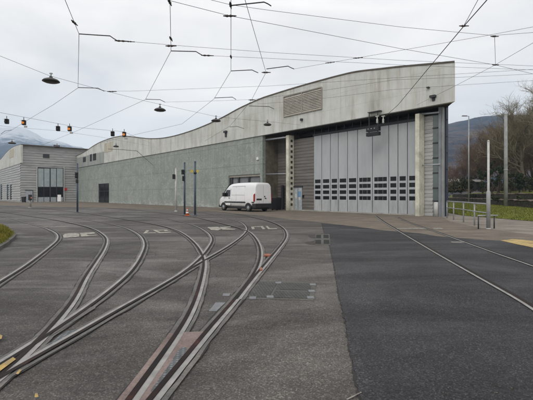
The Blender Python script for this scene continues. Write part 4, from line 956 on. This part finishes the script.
ked = catmull([G(x, y) for x, y in [(-60, 224.0), (-30, 223.8), (0, 226.0), (9.8, 229.8), (16.2, 236), (10.5, 243), (0, 250.2), (-40, 270)]], 6)
kb = MB()
for p0, p1 in zip(ked, ked[1:]):
    d = (p1 - p0).normalized(); s_ = Vector((d.y, -d.x, 0)) * .12
    kb.hexa([p0, p1, p1 + s_, p0 + s_], [p0 + Vector((0, 0, .10)), p1 + Vector((0, 0, .10)), p1 + s_ + Vector((0, 0, .10)), p0 + s_ + Vector((0, 0, .10))])
struct('kerb', kb, M['cover_frame'])
def stone_wall(off, z0, z1, th, label):
    r_ = thing('stone_wall', label, 'wall', wline(1.3) + wn(1.3) * off, 0, 'stone walls below the trees'); st = MB(); cp = MB(); K = 90; rr = random.Random(int(off * 10) + 3)
    P = []
    for k in range(K + 1):
        s_ = .3 + 2.4 * k / K; q = wline(s_) + wn(s_) * (off + rr.uniform(-.05, .05)); P.append((q, wn(s_), z1 + rr.uniform(-.06, .06)))
    for (a, na, za), (b, nb, zb) in zip(P, P[1:]):
        st.hexa([a + Vector((0, 0, z0)), b + Vector((0, 0, z0)), b + nb * th + Vector((0, 0, z0)), a + na * th + Vector((0, 0, z0))], [a + Vector((0, 0, za)), b + Vector((0, 0, zb)), b + nb * th + Vector((0, 0, zb)), a + na * th + Vector((0, 0, za))])
        if rr.random() < .82:
            u0 = -na * .06
            cp.hexa([a + u0 + Vector((0, 0, za + .005)), b + u0 + Vector((0, 0, zb + .005)), b + nb * (th + .05) + Vector((0, 0, zb + .005)), a + na * (th + .05) + Vector((0, 0, za + .005))], [a + u0 + Vector((0, 0, za + .10)), b + u0 + Vector((0, 0, zb + .10)), b + nb * (th + .05) + Vector((0, 0, zb + .10)), a + na * (th + .05) + Vector((0, 0, za + .10))])
    obj('masonry', st, M['stone'], r_); obj('coping', cp, M['copingstone'], r_)
stone_wall(0.0, -.02, .86, .5, 'lower dark stone wall with pale coping behind the grass strip')
stone_wall(2.2, .3, 1.62, .5, 'upper dark stone wall stepped back under the trees')
# ledge and bank
bk = MB(); K = 60; rows = [(.5, .72), (2.2, .8), (2.7, 1.52), (5, 1.75), (9, 2.1), (16, 2.5), (40, 2.6), (120, 2.6)]; vs = []
gr = random.Random(3)
for k in range(K + 1):
    s_ = .25 + 2.6 * k / K
    for o_, z in rows: vs.append(wline(s_) + wn(s_) * o_ + Vector((0, 0, z + gr.uniform(-.06, .06))))
m_ = len(rows); bk.add(vs, [[k * m_ + j, k * m_ + j + 1, (k + 1) * m_ + j + 1, (k + 1) * m_ + j] for k in range(K) for j in range(m_ - 1)], True)
struct('bank', bk, M['grass'])

# ------------------------------------------------------------------ trees and shrubs
def grow(seed, height, spread, trunk_r, lean=(0, 0), upward=.35, first=.22, nl=(10, 6, 5, 4, 3), multi=1):
    rr = random.Random(seed); tk = MB(); cr_ = MB()
    def br(p, d, L, r, lv):
        segs = 5 if lv == 0 else (4 if lv < 3 else 2); pts = [p]; q = p; dd = d
        for k in range(segs):
            jit = .10 if lv == 0 else .22
            dd = (dd + Vector((rr.gauss(0, jit), rr.gauss(0, jit), rr.gauss(0, jit * .6) + (upward * .25 if lv else 0)))).normalized()
            q = q + dd * L / segs; pts.append(q)
        end = .35 if lv == 0 else .3
        rs = [r * (1 - (1 - end) * k / segs) for k in range(segs + 1)]
        (tk if lv < 2 else cr_).tube(pts, rs, 8 if lv == 0 else (6 if lv == 1 else (4 if lv == 2 else 3)), caps=False)
        if lv >= len(nl): return
        cnt = nl[lv]
        for k in range(cnt):
            f_ = first + (1 - first) * ((k + rr.random()) / cnt) if lv == 0 else .25 + .75 * ((k + rr.random()) / cnt)
            x = f_ * segs; i = min(int(x), segs - 1); sp = pts[i].lerp(pts[i + 1], x - i); bd_ = (pts[i + 1] - pts[i]).normalized()
            ang = rr.uniform(.55, 1.05) * (1 if lv else 1.0); az = rr.uniform(0, 2 * math.pi) + k * 2.4
            up = Vector((0, 0, 1)) if abs(bd_.z) < .9 else Vector((1, 0, 0)); s1 = bd_.cross(up).normalized(); s2 = bd_.cross(s1)
            nd = (bd_ * math.cos(ang) + (s1 * math.cos(az) + s2 * math.sin(az)) * math.sin(ang) * spread + Vector((0, 0, upward * .5))).normalized()
            ln = L * (.62 - .28 * f_ if lv == 0 else rr.uniform(.42, .66)) * rr.uniform(.85, 1.15)
            br(sp, nd, ln, max(r * (.55 - .25 * f_) if lv == 0 else r * .5, .011), lv + 1)
    for m in range(multi):
        d0 = Vector((lean[0] + (rr.uniform(-.25, .25) if multi > 1 else 0), lean[1] + (rr.uniform(-.25, .25) if multi > 1 else 0), 1)).normalized()
        br(Vector((rr.uniform(-.3, .3) if multi > 1 else 0, 0, -.3)), d0, height * .82 * (1 if m == 0 else rr.uniform(.75, .95)), trunk_r, 0)
    return tk, cr_
PROTO = {}
def place_tree(key, px, Y, top, zb, label, mt, scale_w=1.0, rotz=0, group='bare winter trees behind the walls'):
    tk, cr_, hgt, name = PROTO[key]; p = Vector(((px - CX) / F * Y, Y, zb)); want = H0 + (HY - top) / F * Y - zb; k = want / hgt
    r_ = thing(name, label, 'tree', p, rotz, group); r_.scale = (k * scale_w, k * scale_w, k)
    for nm, me in (('trunk', tk), ('crown', cr_)):
        o = bpy.data.objects.new(nm, me if nm == 'trunk' else me[mt]); COL.objects.link(o); o.parent = r_
def mkproto(key, name, mats, **kw):
    tk, cr_ = grow(**kw); hgt = max(v.z for v in cr_.v)
    def mesh(nm, b, mat):
        me = bpy.data.meshes.new(nm); me.from_pydata([tuple(v) for v in b.v], [], b.f); me.polygons.foreach_set('use_smooth', b.sm); me.update(); me.materials.append(mat); return me
    PROTO[key] = (mesh('trunk', tk, M['bark']), {m: mesh('crown', cr_, M[m]) for m in mats}, hgt, name)
mkproto('big', 'bare_tree', ['twigpale', 'twig'], seed=21, height=17, spread=1.05, trunk_r=.42, lean=(-.04, 0), first=.25, nl=(15, 8, 6, 5, 3))
mkproto('mid', 'bare_tree', ['twigred', 'twig'], seed=34, height=12, spread=1.0, trunk_r=.22, first=.12, nl=(13, 8, 6, 4, 3), multi=1)
mkproto('wide', 'bare_tree', ['twigred', 'twig', 'twigpale'], seed=47, height=11, spread=1.15, trunk_r=.2, first=.1, nl=(9, 7, 5, 4, 3), multi=2)
place_tree('big', 524, 62, 88, 2.3, 'tallest bare tree with open olive crown above the thick grey mast', 'twigpale', 1.0, 0)
place_tree('big', 566, 57, 60, 2.3, 'tall bare tree cut by the right picture edge', 'twigpale', 1.0, 2.2)
for i, (key, px, Y, top, mt, sw, lab) in enumerate([
    ('mid', 455, 92, 163, 'twigred', 1.25, 'smallest russet bare tree next to the depot corner'),
    ('wide', 463, 80, 150, 'twigred', 1.15, 'low russet bare tree left of the slim street lamp'),
    ('mid', 472, 84, 138, 'twigred', 1.3, 'russet bare tree right behind the slim street lamp'),
    ('wide', 481, 76, 129, 'twigred', 1.0, 'broad russet bare tree between street lamp and white post'),
    ('mid', 490, 72, 124, 'twig', 1.2, 'brown bare tree right behind the white tubular post'),
    ('wide', 498, 80, 121, 'twigred', 1.0, 'broad brown bare tree between white post and thick mast'),
    ('mid', 509, 70, 109, 'twig', 1.25, 'brown bare tree just right of the thick mast'),
    ('wide', 536, 74, 104, 'twig', 1.15, 'brown bare tree right of the tallest tree trunk'),
    ('mid', 516, 88, 112, 'twigred', 1.35, 'russet bare tree seen through the tallest tree'),
    ('wide', 556, 66, 120, 'twig', 1.1, 'brown bare tree outside the right edge')]):
    place_tree(key, px, Y, top, 2.4, lab, mt, sw, i * 1.7 + .4)
def shrub(px, Y, top, wpx, mat, seed, label, zb=2.0, cat='shrub', name='evergreen_shrub', n_=2600, lo=.0):
    rr = random.Random(seed); p = Vector(((px - CX) / F * Y, Y, zb)); h_ = H0 + (HY - top) / F * Y - zb; w_ = wpx / F * Y / 2
    lumps = [(Vector((rr.uniform(-w_ * .7, w_ * .7), rr.uniform(-w_ * .6, w_ * .6), h_ * rr.uniform(.15, .85))), rr.uniform(.3, .5) * min(w_, h_ * .6)) for _ in range(13)]
    mb = MB()
    for _ in range(n_):
        c_, r = rr.choice(lumps); v = Vector((rr.gauss(0, 1), rr.gauss(0, 1), rr.gauss(0, 1))).normalized() * r * rr.uniform(.55, 1.08)
        q = p + c_ + v; q.z = max(q.z, zb + .02); s_ = rr.uniform(.06, .17); a = Vector((rr.gauss(0, 1), rr.gauss(0, 1), rr.gauss(0, .7))).normalized(); b = a.cross(Vector((rr.gauss(0, 1), rr.gauss(0, 1), rr.gauss(0, 1)))).normalized()
        mb.face([q - a * s_, q - b * s_ * .55, q + a * s_, q + b * s_ * .55])
    r_ = thing(name, label, cat, p, 0, 'evergreen shrubs under the bare trees'); obj('foliage', mb, M[mat], r_)
    st = MB()
    for k in range(4): st.tube([p + Vector((rr.uniform(-.2, .2), 0, -.2)), p + lumps[k][0]], [.06, .02], 5)
    obj('stem', st, M['bark'], r_)
for i, (px, Y, top, wp, mt, lab) in enumerate([
    (452, 82, 184.5, 14, 'leafolive', 'olive shrub below the far grey roofed house'), (461, 74, 178, 13, 'leaf', 'dark shrub left of the slim street lamp'), (471, 76, 175, 11, 'leaf', 'dark shrub right of the slim street lamp'),
    (482.5, 66, 166, 9, 'leaf', 'tall dark ivy clump between street lamp and white post'), (491.5, 65, 157, 7, 'leaf', 'narrow ivy clad clump right of the white post'), (498.5, 63, 163, 9, 'leaf', 'tall dark ivy clump left of the thick mast'),
    (510, 62, 168, 9, 'leafolive', 'olive clump right of the thick mast'), (519, 62, 172, 11, 'leaf', 'dark shrub left of the tallest tree trunk'), (531, 61, 174, 11, 'leafolive', 'olive shrub right of the tallest tree trunk'), (545, 60, 170, 14, 'leaf', 'dark shrub beyond the right picture edge')]):
    shrub(px, Y, top, wp, mt, 100 + i, lab)
from mathutils import noise as mnoise
rr = random.Random(77); ug = MB()
for _ in range(9000):
    px = rr.uniform(440, 600); Y = rr.uniform(70, 112); q = Vector(((px - CX) / F * Y, Y, 2.4)); hh = 2.1 + 1.3 * mnoise.noise(Vector((q.x * .25, q.y * .25, 0))); q.z += max(0, hh) * rr.random() ** 1.3
    s_ = rr.uniform(.12, .32); a = Vector((rr.gauss(0, 1), rr.gauss(0, 1), rr.gauss(0, 1))).normalized(); b = a.cross(Vector((rr.gauss(0, 1), rr.gauss(0, 1), rr.gauss(0, 1)))).normalized()
    ug.face([q - a * s_, q - b * s_ * .4, q + a * s_, q + b * s_ * .4])
props(obj('undergrowth', ug, M['brush'], loc=(0, 0, 0)), 'brown winter undergrowth beneath the bare trees', 'undergrowth', kind='stuff')
# low planting on the wall ledges
for i, (px, Y, top, wp, lab) in enumerate([(497, 53, 196.5, 9, 'low green clump on the wall ledge left of the mast'), (522, 46.5, 195.5, 8, 'low green clump on the ledge near the right edge'), (472, 72, 194.2, 8, 'low green clump on the ledge by the street lamp')]):
    shrub(px, Y, top, wp, 'leafolive', 300 + i, lab, .75, 'plant', 'ledge_plant', 700)
# shelter and house in the trees
p = AT(478.5, 186, 69); sh_ = thing('shelter', 'small dark shelter with pale sloping roof among the trees', 'shelter', (p.x, p.y, 2.4))
mb = MB(); mb.box(p.x - .62, p.x + .62, p.y - .5, p.y + .5, 2.4, 3.7); obj('wall', mb, M['shed'], sh_)
mb = MB(); mb.hexa([(p.x - .85, p.y - .75, 3.72), (p.x + .7, p.y - .75, 3.72), (p.x + .8, p.y + .6, 4.1), (p.x - .8, p.y + .6, 4.1)], [(p.x - .85, p.y - .75, 3.80), (p.x + .7, p.y - .75, 3.80), (p.x + .8, p.y + .6, 4.18), (p.x - .8, p.y + .6, 4.18)]); obj('roof', mb, M['houseroof'], sh_)
p = AT(452.5, 186, 104); ho = thing('far_house', 'low pale house with grey roof seen beside the depot corner', 'house', (p.x, p.y, 2.4))
mb = MB(); mb.box(p.x - 1.9, p.x + 1.4, p.y - 2, p.y + 2, 2.4, 4.75); obj('wall', mb, M['house'], ho)
mb = MB(); mb.hexa([(p.x - 2.2, p.y - 2.4, 4.76), (p.x + 1.7, p.y - 2.4, 4.76), (p.x + 1.7, p.y + 2.4, 4.76), (p.x - 2.2, p.y + 2.4, 4.76)], [(p.x - 2.0, p.y - .3, 5.65), (p.x + 1.5, p.y - .3, 5.65), (p.x + 1.5, p.y + .3, 5.65), (p.x - 2.0, p.y + .3, 5.65)]); obj('roof', mb, M['houseroof'], ho)
for k in (-1.1, .3):
    mb = MB(); mb.box(p.x + k, p.x + k + .6, p.y - 2.04, p.y - 2.003, 3.1, 4.1); obj('window', mb, M['glass_dark'], ho)

# ------------------------------------------------------------------ hills
from mathutils import noise as mnoise
def ridge(name, tops, Y0, Y1, mat, amp, fr, nrow=46, ncol=150, zback=.4, foot=0.0, pw=.8):
    mb = MB(); vs = []
    xs0, xs1 = tops[0][0], tops[-1][0]
    def ty(x):
        for (a, ya), (b, yb) in zip(tops, tops[1:]):
            if a <= x <= b:
                f_ = (x - a) / (b - a); f_ = f_ * f_ * (3 - 2 * f_) * .5 + f_ * .5; return ya + (yb - ya) * f_
        return tops[-1][1]
    for i in range(ncol + 1):
        x = xs0 + (xs1 - xs0) * i / ncol; u = (x - CX) / F
        for k in range(nrow + 1):
            f_ = k / nrow; Y = Y0 + (Y1 - Y0) * f_ * 1.25
            zr = (HY - ty(x)) / F * Y1 + H0
            if f_ <= .8: z = foot + (zr - foot) * (f_ / .8) ** pw
            else: z = zr * (1 - (f_ - .8) / .2 * zback)
            nz = mnoise.fractal(Vector((u * Y * fr, Y * fr, 3.1)), .9, 2.1, 6) * amp * min(1, f_ * 4) * (.35 if .7 < f_ < .88 else 1) 
            vs.append((u * Y, Y, max(-.4, z + nz)))
    m_ = nrow + 1; mb.add(vs, [[i * m_ + k, (i + 1) * m_ + k, (i + 1) * m_ + k + 1, i * m_ + k + 1] for i in range(ncol) for k in range(nrow)], True)
    return struct(name, mb, mat)
ridge('hill', [(340, 150), (400, 134), (430, 128), (447, 123.8), (463, 120.8), (476, 117.4), (489, 115.6), (503, 114.4), (516, 114.4), (530, 115.8), (560, 120), (620, 126), (720, 140)], 380, 1150, M['hill'], 9, .012)
ridge('mountain', [(-260, 150), (-160, 132), (-80, 120), (-30, 124), (0, 127.6), (10, 127.2), (18, 127.8), (26.5, 129.4), (34.5, 133), (44, 138), (56, 140.5), (66, 143.2), (73, 146), (81, 147), (88, 150.5), (110, 158), (170, 170)], 1100, 2200, M['snow'], 19, .0057, 60, 170)

# ------------------------------------------------------------------ overhead wires
def wire(name, pts, z, r, label, cat, mat='wire', group=None, sag=0.0):
    P = [W(x, y, z) if len(pt) == 2 else Vector(pt) for pt in pts for (x, y) in [pt[:2]]]
    m = P[len(P) // 2]; r_ = thing(name, label, cat, (m.x, m.y, 0), 0, group)
    mb = MB(); mb.tube(P, r, 5); obj('cable', mb, M[mat], r_); return r_
def arm(parent, pts, z, r=.0145):
    mb = MB(); mb.tube([W(x, y, z) for x, y in pts], r, 6); obj('steady_arm', mb, M['wire'], parent)
def ins(parent, x, y, z, axis=(0, 0, 1), r=.035, L=.22):
    c = W(x, y, z); ax = Vector(axis).normalized(); k = L / 5
    mb = MB(); mb.lathe(c - ax * L / 2, [(.012, -.06), (r * .6, 0)] + [(r if i % 2 else r * .55, k * i) for i in range(1, 5)] + [(r * .5, L), (.012, L + .06)], 9, axis=ax); obj('insulator', mb, M['insul'], parent)
gC = 'contact wires over the curved tracks'
c1 = wire('contact_wire', [(40, -60), (65, 0), (79, 34), (78, 88), (53, 105), (31, 118), (12, 130), (-8, 139)], 6.0, .0072, 'leftmost contact wire, bending at the long upper left steady arm', 'overhead wire', 'copper', gC)
arm(c1, [(79, 34), (94, 35), (110, 36), (113.5, 38.5), (117, 40.6)], 6.02); arm(c1, [(78, 87.6), (98, 88.2), (104, 91.2)], 6.02); ins(c1, 74.5, 23, 6.03, (0, 1, 0))
arm(c1, [(12, 130), (5, 131), (1, 134)], 6.02)
c2 = wire('contact_wire', [(170, -60), (170, 0), (171, 51), (145.5, 99.5), (112, 115), (79, 130), (40, 146)], 6.0, .0072, 'contact wire hanging left of the middle, with insulators at its bend', 'overhead wire', 'copper', gC)
arm(c2, [(171, 51), (196, 51.6), (199, 53.5), (202.5, 55.4)], 6.02); ins(c2, 169.8, 2.5, 6.03, (0, 1, 0)); ins(c2, 171, 39, 6.03, (0, 1, 0)); ins(c2, 171, 46, 6.04, (1, 0, 0)); arm(c2, [(145.5, 99.3), (160, 99.7), (165, 102.2)], 6.02)
c3 = wire('contact_wire', [(231, -60), (231, 71), (214, 99), (182, 124), (138, 134), (100, 143)], 6.0, .0072, 'contact wire nearest the picture centre, dropping straight from the top', 'overhead wire', 'copper', gC)
arm(c3, [(231, 71), (252, 70), (255, 71.5), (258, 72.8)], 6.02); arm(c3, [(231, 5.6), (264, 2.2), (268, 4), (271, 6)], 6.02); ins(c3, 230.6, 5.5, 6.03, (0, 1, 0)); ins(c3, 229.8, 16, 6.04, (1, 0, 0)); ins(c3, 231, 57, 6.03, (0, 1, 0)); arm(c3, [(214.5, 98), (232.4, 97.2), (236, 99.6)], 6.02)
c4 = wire('contact_wire', [(229, -60), (245, 0), (266, 72.5), (251, 101), (230, 126), (205, 141)], 6.0, .0072, 'slanting contact wire ending above the wavy part of the fascia', 'overhead wire', 'copper', gC)
arm(c4, [(266.5, 69), (288, 66.2), (291, 67.8), (294, 69)], 6.02); arm(c4, [(249, 106), (269, 106.6), (274, 109)], 6.02); arm(c4, [(229.6, 127), (237, 126.4), (244, 128.6)], 6.02); ins(c4, 266.2, 72.5, 6.02, (1, 0, 0)); ins(c4, 252, 100, 6.03, (1, 0, 0))
c5 = wire('contact_wire', [(570, -96), (487, 0), (464, 26), (430, 66.5), (398, 105), (384, 117.4)], 6.0, .012, 'thick straight contact wire running to the tall folding doors', 'overhead wire', 'copper', gC)
mb = MB(); mb.tube([W(500, -60, 6.03), W(478, 0, 6.03), W(464, 25.5, 6.03)], .007, 5); obj('feeder', mb, M['copper'], c5); ins(c5, 464, 26, 6.05, (1, 0, 0), .03, .14)
gS = 'span wires over the yard'
s1 = wire('span_wire', [(117, 40.6), (190, 46.6), (270, 52.5), (400, 60.4), (533, 66), (640, 70)], 6.1, .0048, 'span wire running right from the long upper left steady arm', 'overhead wire', 'wire', gS); ins(s1, 122, 41.1, 6.1, (1, .15, 0), .03, .3); ins(s1, 130, 41.7, 6.1, (1, .15, 0), .022, .16)
s2 = wire('span_wire', [(202.5, 55.4), (270, 58.5), (400, 65), (533, 70), (640, 74)], 6.1, .0048, 'span wire running right from the steady arm left of the middle', 'overhead wire', 'wire', gS); ins(s2, 207.5, 55.6, 6.1, (1, .1, 0), .03, .3)
e3 = FP(FT(300, DF), DF - .02, FZ(300, 125, DF))
s3 = wire('lamp_wire', [(-70, 28), (0, 56), (50, 76), (100, 89.6), (145, 101), (216, 116.6), (238, 119), (268, 121.6), tuple(e3)], 6.15, .006, 'wire carrying the larger pendant lamps down towards the louvre panel', 'overhead wire', 'wire', gS)
s4 = wire('span_wire', [(294, 69), (400, 50.6), (487, 35.6), (533, 27), (640, 6)], 6.1, .0048, 'span wire rising rightwards from the steady arm beside the roof curve', 'overhead wire', 'wire', gS); ins(s4, 330, 62.7, 6.1, (1, -.3, 0), .022, .2); ins(s4, 358, 58, 6.1, (1, -.3, 0), .022, .2)
s5 = wire('span_wire', [(150, -18), (209, -.5), (231, 5), (270, 10.5), (400, 27), (493, 35.6), (533, 32.6), (640, 26)], 6.2, .005, 'highest span wire crossing the top right sky', 'overhead wire', 'wire', gS)
s6 = wire('span_wire', [(90, -24), (167, 0), (230, 16), (270, 23.6), (400, 48.6), (495.5, 65), (533, 74), (640, 100)], 6.2, .0058, 'span wire descending steadily rightwards across the whole sky', 'overhead wire', 'wire', gS)
mb = MB(); mb.tube([W(494.6, 36, 6.15), W(495.5, 65, 6.15)], .006, 5); obj('dropper', mb, M['wire'], s6); ins(s6, 494.6, 36.5, 6.15, (1, 0, 0), .03, .12); ins(s6, 495.5, 65, 6.17, (1, 0, 0), .03, .12)
s7 = wire('span_wire', [(104, 91.2), (130, 91.2), (270, 86), (400, 77.6), (533, 69.4), (640, 63)], 6.1, .0048, 'nearly level span wire from the lower left steady arm', 'overhead wire', 'wire', gS); ins(s7, 112, 91.6, 6.1, (1, 0, 0), .03, .3)
s8 = wire('span_wire', [(165, 102.2), (214, 101), (252, 99.6), (323, 90.6), (393, 80), (493, 76), (533, 74), (640, 69)], 6.1, .0048, 'span wire crossing low over the louvre panel', 'overhead wire', 'wire', gS)
s9 = wire('span_wire', [(258, 104), (300, 101), (340, 96.5), (393, 89.6), (456, 85.4), (533, 80.6), (640, 74)], 6.1, .0048, 'lowest span wire across the pale fascia', 'overhead wire', 'wire', gS)
e10 = FP(FT(417, DF), DF - .02, FZ(417, 105, DF))
s10 = wire('span_wire', [tuple(e10), (456, 85.5), (493, 66.2), (533, 43), (600, 2)], 6.12, .006, 'stay wire rising rightwards from the fascia above the plain column', 'overhead wire', 'wire', gS)
e11 = FP(FT(150, DF), DF - .02, FZ(150, 143, DF))
s11 = wire('span_wire', [(-80, 96), (0, 112.6), (79, 127.6), (124, 131.8), tuple(e11)], 6.1, .008, 'wire carrying the row of hanging track signals', 'overhead wire', 'wire', gS)
e12 = FP(FT(150, DF), DF - .02, FZ(150, 146, DF))
s12 = wire('span_wire', [(-60, 118), (10, 127), (60, 131), (100, 137), tuple(e12)], 5.9, .006, 'thin wire just below the hanging track signals', 'overhead wire', 'wire', gS)
ea = FP(FT(153, D0), D0 - .05, FZ(153, 165, D0)); 
s13 = wire('span_wire', [(108, 149), (121, 149.6), (137, 151), tuple(ea)], 5.9, .022, 'bent steel stay arm in front of the far green wall', 'stay arm', 'wire')
e14 = FP(FT(97, D0), D0 - .05, FZ(97, 172.5, D0)); s13.name = 'stay_arm'

# pendant lamps
gL = 'pendant lamps on the wires'
for (x, y, dia, z, lab) in [(51, 77.5, .62, 6.0, 'largest pendant lamp, high at the upper left'), (160, 107.3, .58, 5.9, 'pendant lamp against the sky left of the roof curve'), (216, 118.5, .58, 6.05, 'pendant lamp in front of the rising roof edge'), (267.5, 122.5, .50, 6.0, 'pendant lamp in front of the pale fascia above the niche'),
                            (12, 141.5, .62, 5.95, 'small pendant lamp before the snowy mountain'), (57, 145.4, .60, 5.95, 'small pendant lamp at the roof edge of the ribbed shed'), (116, 145, .5, 5.95, 'small pendant lamp before the far fascia arch')]:
    c = W(x, y, z); lp = thing('pendant_lamp', lab, 'lamp', c - Vector((0, 0, .2)), 0, gL); r = dia / 2
    mb = MB(); mb.lathe(c - Vector((0, 0, .16)), [(r, 0), (r * .99, .02), (r * .82, .075), (r * .5, .115), (r * .22, .13), (r * .18, .2)], 22); obj('shade', mb, M['lampshade'], lp)
    mb = MB(); mb.lathe(c - Vector((0, 0, .175)), [(r * .4, -.03), (r * .75, -.018), (r * .93, .012)], 22); obj('diffuser', mb, M['lampglass'], lp)
    mb = MB(); mb.tube([c + Vector((0, 0, .03)), c + Vector((0, 0, .17))], .02, 6); mb.box(c.x - .05, c.x + .05, c.y - .03, c.y + .03, c.z + .13, c.z + .17); obj('hanger', mb, M['zincpole'], lp)
# hanging signals
gT = 'track signals hung from the wire'
for (x, y, lit, lab) in [(6.7, 121.4, 0, 'black hanging signal at far left, first on its wire'), (23.8, 122.6, 1, 'lit amber hanging signal second from the left'), (58.0, 128.6, 0, 'black hanging signal over the ribbed shed roof'), (69.6, 128.8, 1, 'lit amber hanging signal over the gap between the buildings'), (112.6, 133.8, 0, 'black hanging signal by the far arch top'), (124.2, 134.4, 1, 'lit amber hanging signal by the far arch top')]:
    c = W(x, y, 5.75); k = .88 * c.y / 24
    ht = thing('hanging_signal', lab, 'signal', c - Vector((0, 0, .2)), 0, gT)
    mb = MB(); mb.box(c.x - .115 * k, c.x + .115 * k, c.y - .08, c.y + .1, c.z - .17 * k, c.z + .17 * k); hs = obj('housing', mb, M['black'], ht); q = hs.modifiers.new('round', 'BEVEL'); q.width = .03; q.segments = 2
    mb = MB(); mb.tube([c + Vector((0, 0, .16)), c + Vector((0, 0, .36 * k))], .018, 6); obj('hanger', mb, M['black'], ht)
    mb = MB(); mb.lathe(c + Vector((0, -.08, -.02)), [(.085 * k, 0), (.085 * k, .05), (.07 * k, .05)], 14, axis=(0, -1, 0)); obj('lens', mb, M['amber'] if lit else M['seal'], hs)
    mb = MB(); mb.hexa([(c.x - .12 * k, c.y - .2, c.z + .10 * k), (c.x + .12 * k, c.y - .2, c.z + .10 * k), (c.x + .12 * k, c.y - .08, c.z + .12 * k), (c.x - .12 * k, c.y - .08, c.z + .12 * k)], [(c.x - .12 * k, c.y - .2, c.z + .11 * k), (c.x + .12 * k, c.y - .2, c.z + .11 * k), (c.x + .12 * k, c.y - .08, c.z + .13 * k), (c.x - .12 * k, c.y - .08, c.z + .13 * k)]); obj('visor', mb, M['black'], hs)
    if lit:
        mb = MB(); mb.box(c.x + .02, c.x + .02 + .2 * k, c.y - .02, c.y + .02, c.z - .34 * k, c.z - .22 * k); obj('number_plate', mb, M['zincpole'], ht)

# ------------------------------------------------------------------ haze
HAZE = True
if HAZE:
    hm = bpy.data.materials.new('air'); hm.use_nodes = True; nn = hm.node_tree.nodes; nn.remove(nn['Principled BSDF'])
    pv = nn.new('ShaderNodeVolumePrincipled'); pv.inputs['Color'].default_value = (.64, .80, 1, 1); pv.inputs['Density'].default_value = .00028; pv.inputs['Anisotropy'].default_value = 0
    hm.node_tree.links.new(pv.outputs[0], nn['Material Output'].inputs['Volume'])
    mb = MB(); mb.box(-2700, 2700, -250, 3300, -1.03, 480); hz = props(obj('haze', mb, hm, loc=(0, 0, 0)), kind='stuff')
